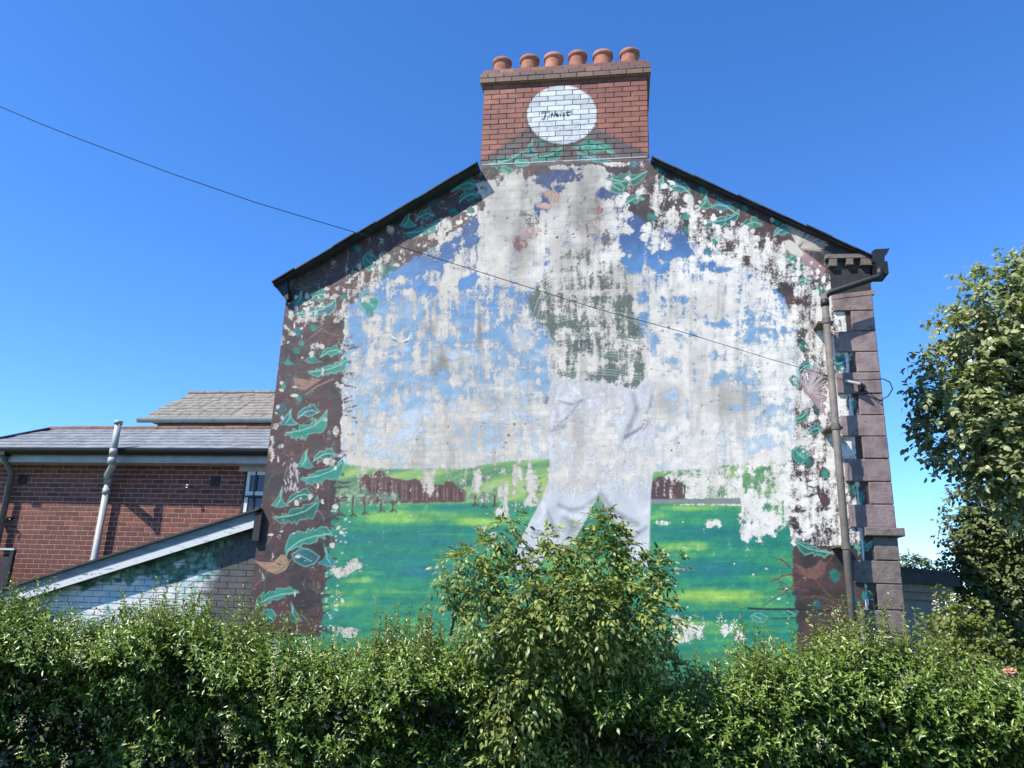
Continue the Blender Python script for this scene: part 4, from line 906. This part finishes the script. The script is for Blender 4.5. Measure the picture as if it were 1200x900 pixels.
def leaves(name, P, D, Nn, L, W, colr, mat, parent, six=False, fold=.25, droop=.15):
    """one mesh of many small folded leaves; P base, D along the leaf, Nn its face normal"""
    n = len(P); D = unit(D); Sd = unit(np.cross(D, Nn)); Nn = np.cross(Sd, D)
    L = np.broadcast_to(L, n)[:, None]; W = np.broadcast_to(W, n)[:, None]
    if six:
        r = [P, P+D*L*.3+Sd*W*.42+Nn*W*fold, P+D*L*.68+Sd*W*.36+Nn*(W*fold*.6-L*droop*.4), P+D*L-Nn*L*droop, P+D*L*.68-Sd*W*.36+Nn*(W*fold*.6-L*droop*.4), P+D*L*.3-Sd*W*.42+Nn*W*fold]
        k = 6; fa = [(0,1,5),(1,2,4,5),(2,3,4)]
    else:
        r = [P, P+D*L*.48+Sd*W*.5+Nn*W*fold, P+D*L-Nn*L*droop, P+D*L*.48-Sd*W*.5+Nn*W*fold]; k = 4; fa = [(0,1,2),(0,2,3)]
    V = np.stack(r, 1).reshape(-1, 3); base = (np.arange(n)*k)[:, None]
    li, ls_ = [], []
    loops = np.concatenate([base+np.array(f)[None] for f in fa], 1).astype(np.int32)
    per = np.array([len(f) for f in fa]); starts = (np.arange(n)[:, None]*per.sum()+np.concatenate([[0], np.cumsum(per)[:-1]])[None]).astype(np.int32)
    me = bpy.data.meshes.new(name); me.vertices.add(len(V)); me.vertices.foreach_set('co', V.astype(np.float32).ravel())
    me.loops.add(loops.size); me.loops.foreach_set('vertex_index', loops.ravel())
    me.polygons.add(n*len(fa)); me.polygons.foreach_set('loop_start', starts.ravel()); me.update(calc_edges=True)
    set_attrs(me, {'Leaf': np.repeat(colr, k, 0)}); me.materials.append(mat)
    o = link(name, me, parent)
    if parent is not None: o.matrix_parent_inverse = Matrix.Translation(parent.location).inverted()
    o['kind'] = 'stuff'; return o
def lcol(n, base, var=.3, yel=0., extra=None):
    v = rng.uniform(1-var, 1+var, (n, 1)); y = rng.uniform(0, 1, (n, 1))**2*yel
    c = np.array(base)[None]*v; return c*(1-y)+np.array([.20,.22,.05])[None]*y
def wparent(o, p): o.parent = p; o.matrix_parent_inverse = Matrix.Translation(p.location).inverted(); return o
M_priv = leafmat('privet_leaf', .33, .22, .55); M_eld = leafmat('elder_leaf', .42, .28, .45); M_lime = leafmat('tree_leaf', .42, .3, .5)
M_bark = surf('bark', A(70,60,50), A(104,92,78), 12, .9, .7, .01, 40, stretch=(3, 3, .6))
M_twig = surf('twig', A(80,84,50), A(110,104,70), 12, .8, .3, .004, 40)
M_bloom = leafmat('cream_blossom', .6, .3, .3)
# ---- privet hedge
hedge = empty('privet_hedge', 'dense glossy privet hedge running along the front below the gable', 'hedge'); hedge.location = (-1, 5, 0)
prof = [(-120,680),(0,690),(40,694),(75,712),(140,722),(175,722),(205,706),(240,712),(300,728),(330,738),(390,752),(430,756),(470,742),(510,738),(560,745),(620,750),(720,762),(800,784),(840,772),(880,752),(930,748),(975,738),(1020,738),(1050,750),(1080,760),(1130,768),(1180,790),(1300,800)]
hx = [S(a, b, 5.3)[0] for a, b in prof]; hz = [S(a, b, 5.3)[2]-.06 for a, b in prof]
def hedge_surface(x, s):
    """s 0..1 round the cross-section: front foot, bulging face, crown, back"""
    zt_ = np.interp(x, hx, hz); lump = (fbm(x*1.7+3, s*2.6, 301, 3)-.5)
    yf = 4.66+lump*.75
    cs_ = np.array([(0, .42, .12), (.28, .22, .50), (.55, .02, .78), (.72, .04, .90), (.84, .22, 1.0), (1, .95, 1.0)])
    y = yf+np.interp(s, cs_[:, 0], cs_[:, 1]); z = np.interp(s, cs_[:, 0], cs_[:, 2])*zt_+lump*.10*(s > .3)
    ny = np.interp(s, [0, .55, .72, .84, 1], [-1, -1, -.75, -.35, 0]); nz = np.interp(s, [0, .28, .55, .72, .84, 1], [-.3, -.25, .05, .65, .95, 1])
    return np.stack([x, y, z], 1), unit(np.stack([np.zeros_like(x), ny, nz], 1))
def shoots(B, Dr, Ln, npair, lsize, colf, name, par, mat, stems=None, wr=.42, spread=.9):
    """leafy shoots: leaves in opposite pairs turning about the stem"""
    Ps, Ds, Ns, Ls_, Ws, Cs = [], [], [], [], [], []
    n = len(B); Dr = unit(Dr); a = unit(np.cross(Dr, rng.normal(size=(n, 3)))); b = np.cross(Dr, a)
    for k in range(npair):
        f = (k+.4)/npair; an = k*1.57+rng.uniform(-.3, .3, n)
        bend = np.array([0, 0, -.10])[None]*Ln[:, None]*f*f
        c = B+Dr*(Ln*f)[:, None]+bend
        o1 = a*np.cos(an)[:, None]+b*np.sin(an)[:, None]
        for sgn in (1, -1):
            d = o1*sgn*spread+Dr*rng.uniform(.3, .8, (n, 1))+rng.normal(size=(n, 3))*.22
            nn_ = Dr*.7-o1*sgn*.3+SUNB*.65+rng.normal(size=(n, 3))*.28
            sz = lsize*(1-.45*f)*rng.uniform(.5, 1.4, n)
            Ps.append(c); Ds.append(d); Ns.append(nn_); Ls_.append(sz); Ws.append(sz*wr*rng.uniform(.85, 1.15, n)); Cs.append(colf(n, f))
    return leaves(name, np.concatenate(Ps), np.concatenate(Ds), np.concatenate(Ns), np.concatenate(Ls_), np.concatenate(Ws), np.concatenate(Cs), mat, par)
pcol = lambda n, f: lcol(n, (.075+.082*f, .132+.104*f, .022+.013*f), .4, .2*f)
NS = 10500
x = rng.uniform(-7.2, 4.6, NS); s_ = rng.uniform(.05, 1, NS)**.75
dens = fbm(x*1.6, s_*4, 305, 3); keep = dens+.5*s_ > .54; x, s_ = x[keep], s_[keep]
P, Nn = hedge_surface(x, s_)
uu = np.array([PX(p)[0] for p in P]); kp = ~((uu > 575) & (uu < 835) & (s_ < .66) & (rng.uniform(size=len(uu)) < .2)); P, Nn, x, s_ = P[kp], Nn[kp], x[kp], s_[kp]
Ln = rng.uniform(.16, .36, len(x)); Dr = Nn*.55+np.array([0, 0, .75])+rng.normal(size=P.shape)*.38
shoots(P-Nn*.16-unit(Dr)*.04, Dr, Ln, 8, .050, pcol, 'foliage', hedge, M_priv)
# older inner leaves, coloured extra dark to paint in the hedge's shaded interior
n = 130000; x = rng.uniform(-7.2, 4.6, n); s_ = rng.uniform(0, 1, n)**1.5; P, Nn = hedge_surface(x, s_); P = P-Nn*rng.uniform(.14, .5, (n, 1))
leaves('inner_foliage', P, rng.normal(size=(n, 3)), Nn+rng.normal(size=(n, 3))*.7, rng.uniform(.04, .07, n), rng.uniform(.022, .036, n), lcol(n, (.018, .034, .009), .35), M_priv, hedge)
# free-standing new shoots above the crown
nsh = 330; x = rng.uniform(-6.5, 4.2, nsh)
cl_ = np.array([S(px, 720, 5.3)[0] for px in (40, 175, 230, 290, 320, 470, 495, 520, 860, 975, 985, 1000, 1075, 1090)]); k_ = rng.uniform(size=nsh) < .55
x = np.where(k_, cl_[rng.integers(len(cl_), size=nsh)]+rng.normal(size=nsh)*.09, x)
P, Nn = hedge_surface(x, rng.uniform(.78, 1., nsh)); Ln = np.where(k_, rng.uniform(.2, .42, nsh), rng.uniform(.12, .3, nsh))
SD = unit(np.array([0, 0, 1.])+rng.normal(size=P.shape)*.13)
shoots(P-[0, 0, .08], SD, Ln, 9, .05, lambda n, f: lcol(n, (.15, .20, .04), .25, .3), 'new_shoots', hedge, M_priv, spread=.75)
st_ = MB()
for i in range(nsh): st_.tube([P[i]-[0, 0, .15], P[i]-[0, 0, .08]+SD[i]*Ln[i]*.5-[0, 0, Ln[i]*.025], P[i]-[0, 0, .08]+SD[i]*Ln[i]*.97-[0, 0, Ln[i]*.095]], [.0022, .0018, .001], 4, False)
tag(wparent(st_.build('shoot_stems', M_twig), hedge), kind='stuff')
st_ = MB()
for i in range(170):
    xx = rng.uniform(-7, 4.5); zt_ = np.interp(xx, hx, hz); y_ = rng.uniform(5.35, 5.8)
    st_.tube([(xx, y_, 0), (xx+rng.uniform(-.12, .12), y_+rng.uniform(-.2, .1), zt_*.5), (xx+rng.uniform(-.25, .25), y_+rng.uniform(-.3, .2), zt_*.93)], [.016, .011, .005], 5, False)
wparent(st_.build('stems', M_bark), hedge)
# cream panicles
fp, fd = [], []
for px, py in [(392,744),(322,760),(357,758),(1097,708),(860,735),(868,742),(845,728),(25,848),(75,895),(265,860),(90,770),(980,720),(1030,748),(320,790),(205,722),(1010,745),(960,870),(395,700),(455,800),(1060,800)]:
    c = S(px, py, 4.72 if py > 740 else 5.15)
    for k in range(46): fp.append(c+np.array([rng.normal()*.012, rng.normal()*.012, rng.uniform(-.05, .05)])); fd.append(rng.normal(size=3))
fp, fd = np.array(fp), np.array(fd); nf = len(fp)
leaves('flower_panicles', fp, fd, rng.normal(size=(nf, 3)), .012, .009, lcol(nf, (.62, .58, .42), .15), M_bloom, hedge)
# ---- generic crown built from clumps of leafy twigs
def clump_points(lumps, dens, inner=.35):
    P, N_, F = [], [], []
    for c, r in lumps:
        r = np.array(r if hasattr(r, '__len__') else (r, r, r)); n = int(dens*(r[0]*r[1]+r[1]*r[2]+r[0]*r[2])/3*12.6)
        d = unit(rng.normal(size=(n, 3))); rad = inner+(1-inner)*rng.uniform(0, 1, n)**.45
        rad = rad*(.82+.36*fbm(d[:, 0]*2.2+c[0]*3, d[:, 2]*2.2+d[:, 1]*1.7, 411, 3))
        P.append(np.array(c)+d*rad[:, None]*r); N_.append(d); F.append(rad)
    return np.concatenate(P), np.concatenate(N_), np.concatenate(F)
def branch_to(mb, root, ends, r0, rng_):
    for e_ in ends:
        m1 = root+(e_-root)*np.array([.25, .25, .5])+rng_.normal(size=3)*.08*np.linalg.norm(e_-root)*.3; m2 = root+(e_-root)*np.array([.65, .65, .8])+rng_.normal(size=3)*.05
        mb.tube([root, m1, m2, e_], [r0, r0*.7, r0*.42, r0*.15], 6, False)
# ---- elder bush
elder = empty('elder_bush', 'bushy elder with drooping compound leaves growing out of the hedge', 'bush')
YEd = 4.62; er0 = S(672, 800, YEd); elder.location = (er0[0], YEd+.2, 0)
EL = [(545,668,22,0),(565,652,18,.05),(598,616,11,.1),(588,624,10,.0),(530,690,12,0),(610,690,28,.05),(640,665,22,.1),(655,640,14,.1),(650,628,8,.1),(703,612,13,.1),(718,622,12,.1),(705,640,20,.1),(730,645,14,.1),(690,668,32,.05),(740,668,18,.1),(768,666,13,.1),(786,660,9,.15),(756,692,18,.1),(560,690,22,0),
      (585,722,30,-.05),(630,720,30,-.1),(665,700,26,-.1),(690,715,32,-.1),(735,715,28,-.05),(770,722,20,0),(610,752,28,0),(655,750,30,-.1),(705,752,32,-.12),(750,752,26,-.05),(560,745,14,.05),(590,785,28,.1),(640,782,28,-.15),(620,805,24,-.22),(690,792,24,.1),(735,790,26,.12),(680,772,20,-.15),(720,812,18,-.1),(775,795,24,.15),(575,830,22,.05),(612,848,22,-.05),(655,842,16,.15),(790,840,18,.2),(640,890,18,.05),(585,885,18,.1),(735,885,14,.2),(810,880,16,.2),(600,905,26,.2),(655,905,26,.25),(705,880,26,.28),(760,860,26,.28),(680,840,22,.28),(720,920,30,.28),(790,900,26,.25)]
lum = []
for px, py, r, dy in EL:
    y_ = YEd+dy+(.2 if py > 735 else 0); c = S(px, py, y_); rr = r/900*y_*1.05; lum.append((c, (rr, min(rr*1.1, .3), rr)))
P, Nn, F = clump_points(lum, 500, .5)
nl = len(P); ax = Nn*.8+np.array([0, -.15, .05])+rng.normal(size=(nl, 3))*.4; ax = unit(ax)
Ps, Ds, Ns, Ls_, Cs = [], [], [], [], []
side = unit(np.cross(ax, np.array([0, 0, 1.])[None]+rng.normal(size=(nl, 3))*.25)); upn = np.cross(side, ax); upn *= np.sign(upn[:, 2:3]+1e-6)
pl_ = rng.uniform(.06, .12, nl); young = (rng.uniform(size=nl) < .62)
base_c = np.where(young[:, None], np.array([.235, .28, .07]), np.array([.09, .14, .03]))*rng.uniform(.7, 1.3, (nl, 1))
for k, (f, sg) in enumerate([(.35, 1), (.35, -1), (.68, 1), (.68, -1), (1., 0)]):
    c = P+ax*(pl_*f)[:, None]-np.array([0, 0, 1.])*(pl_*f*f*.45)[:, None]
    d = side*sg*.95+ax*(.55 if sg else 1.)+np.array([0, 0, -.35])+rng.normal(size=(nl, 3))*.12
    Ps.append(c); Ds.append(d); Ns.append(upn*.6+SUNB*.6+rng.normal(size=(nl, 3))*.25); Ls_.append(rng.uniform(.030, .050, nl)*(.85+.25*f)); Cs.append(base_c*rng.uniform(.85, 1.15, (nl, 1)))
Ls_ = np.concatenate(Ls_)
leaves('foliage', np.concatenate(Ps), np.concatenate(Ds), np.concatenate(Ns), Ls_, Ls_*.46, np.concatenate(Cs), M_eld, elder, True, .2, .22)
eb = MB(); root = np.array([er0[0], YEd+.5, 0.])
branch_to(eb, root, [l[0] for l in lum[::3]], .012, rng)
eb.tube([S(528, 745, YEd+.15), S(534, 715, YEd+.12), S(550, 690, YEd+.1)], .009, 6); eb.tube([S(590, 700, YEd), S(575, 675, YEd), S(566, 655, YEd)], [.008, .006, .003], 6); eb.tube([S(630, 650, YEd+.1), S(612, 635, YEd+.1), S(597, 620, YEd+.1)], [.006, .005, .003], 6)
wparent(eb.build('branches', M_bark, smooth=True), elder)
# ---- street trees on the right
def tree(name, label, base, lumps, dens, lsz, cbase, yel, npair, sp=.26, sprays=(), six=True, tr_r=.16, group=None):
    t = empty(name, label, 'tree', group); t.location = (base[0], base[1], 0)
    P, Nn, F = clump_points(lumps, dens)
    Dr = Nn*.8+np.array([0, 0, .25])+rng.normal(size=P.shape)*.4; Ln = rng.uniform(.6, 1.2, len(P))*sp
    if len(sprays):
        B, E_ = [], []
        for a, b in sprays:
            for k in range(7): B.append(a+(b-a)*k/7+rng.normal(size=3)*.03); E_.append((b-a)*.35+rng.normal(size=3)*.08)
        B, E_ = np.array(B), np.array(E_); P = np.concatenate([P, B]); Dr = np.concatenate([Dr, E_]); Ln = np.concatenate([Ln, np.full(len(B), sp*.9)])
    Ps, Ds, Ns, Ls_ = [], [], [], []
    Dr = unit(Dr); sd_ = unit(np.cross(Dr, np.array([0, 0, 1.])[None]+rng.normal(size=Dr.shape)*.4)); nr_ = np.cross(sd_, Dr); nr_ *= np.sign(nr_[:, 2:3]+1e-6)
    m = len(P)
    for k in range(npair):
        f = (k+.6)/npair; sg = 1 if k % 2 else -1
        c = P+Dr*(Ln*f)[:, None]-np.array([0, 0, 1.])*(Ln*f*f*.2)[:, None]
        Ps.append(c); Ds.append(sd_*sg*.8+Dr*.5+np.array([0, 0, -.3])+rng.normal(size=(m, 3))*.35); Ns.append(nr_*.45+SUNB*1.1+rng.normal(size=(m, 3))*.4); Ls_.append(rng.uniform(.7, 1.25, m)*lsz)
    Ls_ = np.concatenate(Ls_); mm = len(Ls_)
    leaves('crown', np.concatenate(Ps), np.concatenate(Ds), np.concatenate(Ns), Ls_, Ls_*.72, lcol(mm, cbase, .3, yel), M_lime, t, six, .18, .15)
    b = MB(); h = max(l[0][2] for l in lumps); root = np.array([base[0], base[1], 0.])
    tops = [l[0] for l in lumps]
    b.tube([root, root+[.05, 0, h*.35], root+[-.03, .05, h*.7], root+[0, 0, h]], [tr_r, tr_r*.8, tr_r*.5, tr_r*.15], 10, False)
    wparent(b.build('trunk', M_bark, smooth=True), t)
    b = MB()
    for c in tops: branch_to(b, root+[0, 0, min(max(c[2]-abs(c[0]-base[0])*.8, h*.15), h*.85)], [np.array(c)], tr_r*.3, rng)
    for a, b_ in sprays: b.tube([a, (a+b_)/2+[0, 0, .02], b_], [.008, .006, .003], 4, False)
    wparent(b.build('limbs', M_bark, smooth=True), t); return t
def lumps_px(lst, Y):
    o = []
    for px, py, r, *d in lst:
        y = Y+(d[0] if d else 0); c = S(px, py, y); rr = r/900*y*1.06; o.append((c, (rr, rr*.9, rr)))
    return o
YT = 10.2
LA = lumps_px([(1205,335,34),(1180,352,30),(1160,375,32,-.2),(1198,385,42,.1),(1140,400,28),(1165,420,40,.1),(1125,440,28),(1115,470,30,-.1),(1150,465,40,.1),(1190,450,50,.2),(1105,500,22),(1130,505,34),(1165,510,42,.1),(1200,520,50,.2),(1150,545,22),(1180,560,32,.1),(1215,570,40),(1250,420,90,.5),(1250,520,80,.4),(1240,340,50,.3),(1280,480,110,1.)], YT)
spr = [(S(a, b, YT), S(c, d, YT)) for a, b, c, d in [(1110,425,1068,425),(1120,415,1084,410),(1125,385,1098,377),(1140,372,1112,357),(1150,345,1128,324),(1175,325,1150,311),(1195,315,1182,308),(1100,455,1072,452),(1100,470,1072,470),(1095,490,1075,488),(1105,525,1082,510),(1115,540,1085,530),(1130,548,1090,545),(1110,462,1074,460),(1185,320,1198,300)]]
tree('street_tree', 'tall leafy tree with ragged outline reaching up beside the gable', S(1262, 800, YT+.3), LA, 40, .086, (.275, .31, .15), .3, 9, .30, spr)
YT2 = 13.5
LB = lumps_px([(1135,590,16),(1150,580,24),(1180,595,36),(1138,625,24),(1165,630,36),(1195,640,40),(1135,665,22),(1160,675,36),(1190,690,45),(1140,700,20),(1160,725,34),(1195,740,45),(1150,755,20),(1175,775,30),(1205,790,34),(1230,640,60),(1235,730,60),(1150,640,22),(1125,610,10),(1128,640,12)], YT2)
tree('hornbeam_tree', 'dense rounded hornbeam with small dark leaves behind the bay', S(1200, 800, YT2+.3), LB, 48, .076, (.15, .195, .09), .2, 8, .26)
YT3 = 26.
LCc = lumps_px([(1066,660,9),(1076,663,9),(1090,667,8),(1058,664,8),(1100,672,7),(1070,674,14),(1092,680,12)], YT3)
tree('distant_tree', 'small distant tree top showing above the dark cornice', S(1078, 720, YT3), LCc, 26, .11, (.10, .14, .06), .1, 6, .3, six=False, tr_r=.1)
YT4 = 8.0
LD = lumps_px([(1120,712,13),(1130,735,20),(1115,745,18),(1148,755,22),(1160,775,20),(1135,775,28),(1175,790,20),(1110,770,24),(1165,800,28)], YT4)
sh = tree('garden_shrub', 'yellowish green shrub between hedge and hornbeam', S(1140, 800, YT4), LD, 130, .05, (.14, .17, .035), .35, 8, .2, six=False, tr_r=.03); sh['category'] = 'shrub'
# roses at the hedge's end
rose = empty('rose_bush', 'small rose with pink and cream blooms beside the hedge', 'rose'); rc_ = S(1184, 788, 5.0); rose.location = (rc_[0], rc_[1], 0)
MB().tube([(0, 0, 0), (.03, 0, rc_[2]*.6), (0, 0, rc_[2])], [.012, .009, .005], 6, False).tube([(.03, 0, rc_[2]*.6), (-.05, 0, rc_[2]-.1)], .005, 6, False).build('stem', M_twig, rose)
for c, colr in ((rc_, (.75, .42, .36)), (S(1178, 806, 5.0), (.78, .72, .52)), (S(1196, 812, 5.0), (.8, .76, .66))):
    n = 26; d = unit(rng.normal(size=(n, 3))+[0, -.3, .4]); b_ = leaves('bloom', np.tile(c, (n, 1))+d*.006, d, rng.normal(size=(n, 3))+[0, 0, 1], .034, .034, lcol(n, colr, .15), M_bloom, rose, True, .2, -.1); del b_['kind']
n = 130; d = unit(rng.normal(size=(n, 3))); leaves('foliage', rc_+rng.normal(size=(n, 3))*[.09, .06, .1]-[0, 0, .12], d, rng.normal(size=(n, 3))+[0, 0, 1], .045, .028, lcol(n, (.06, .10, .025), .3), M_priv, rose)
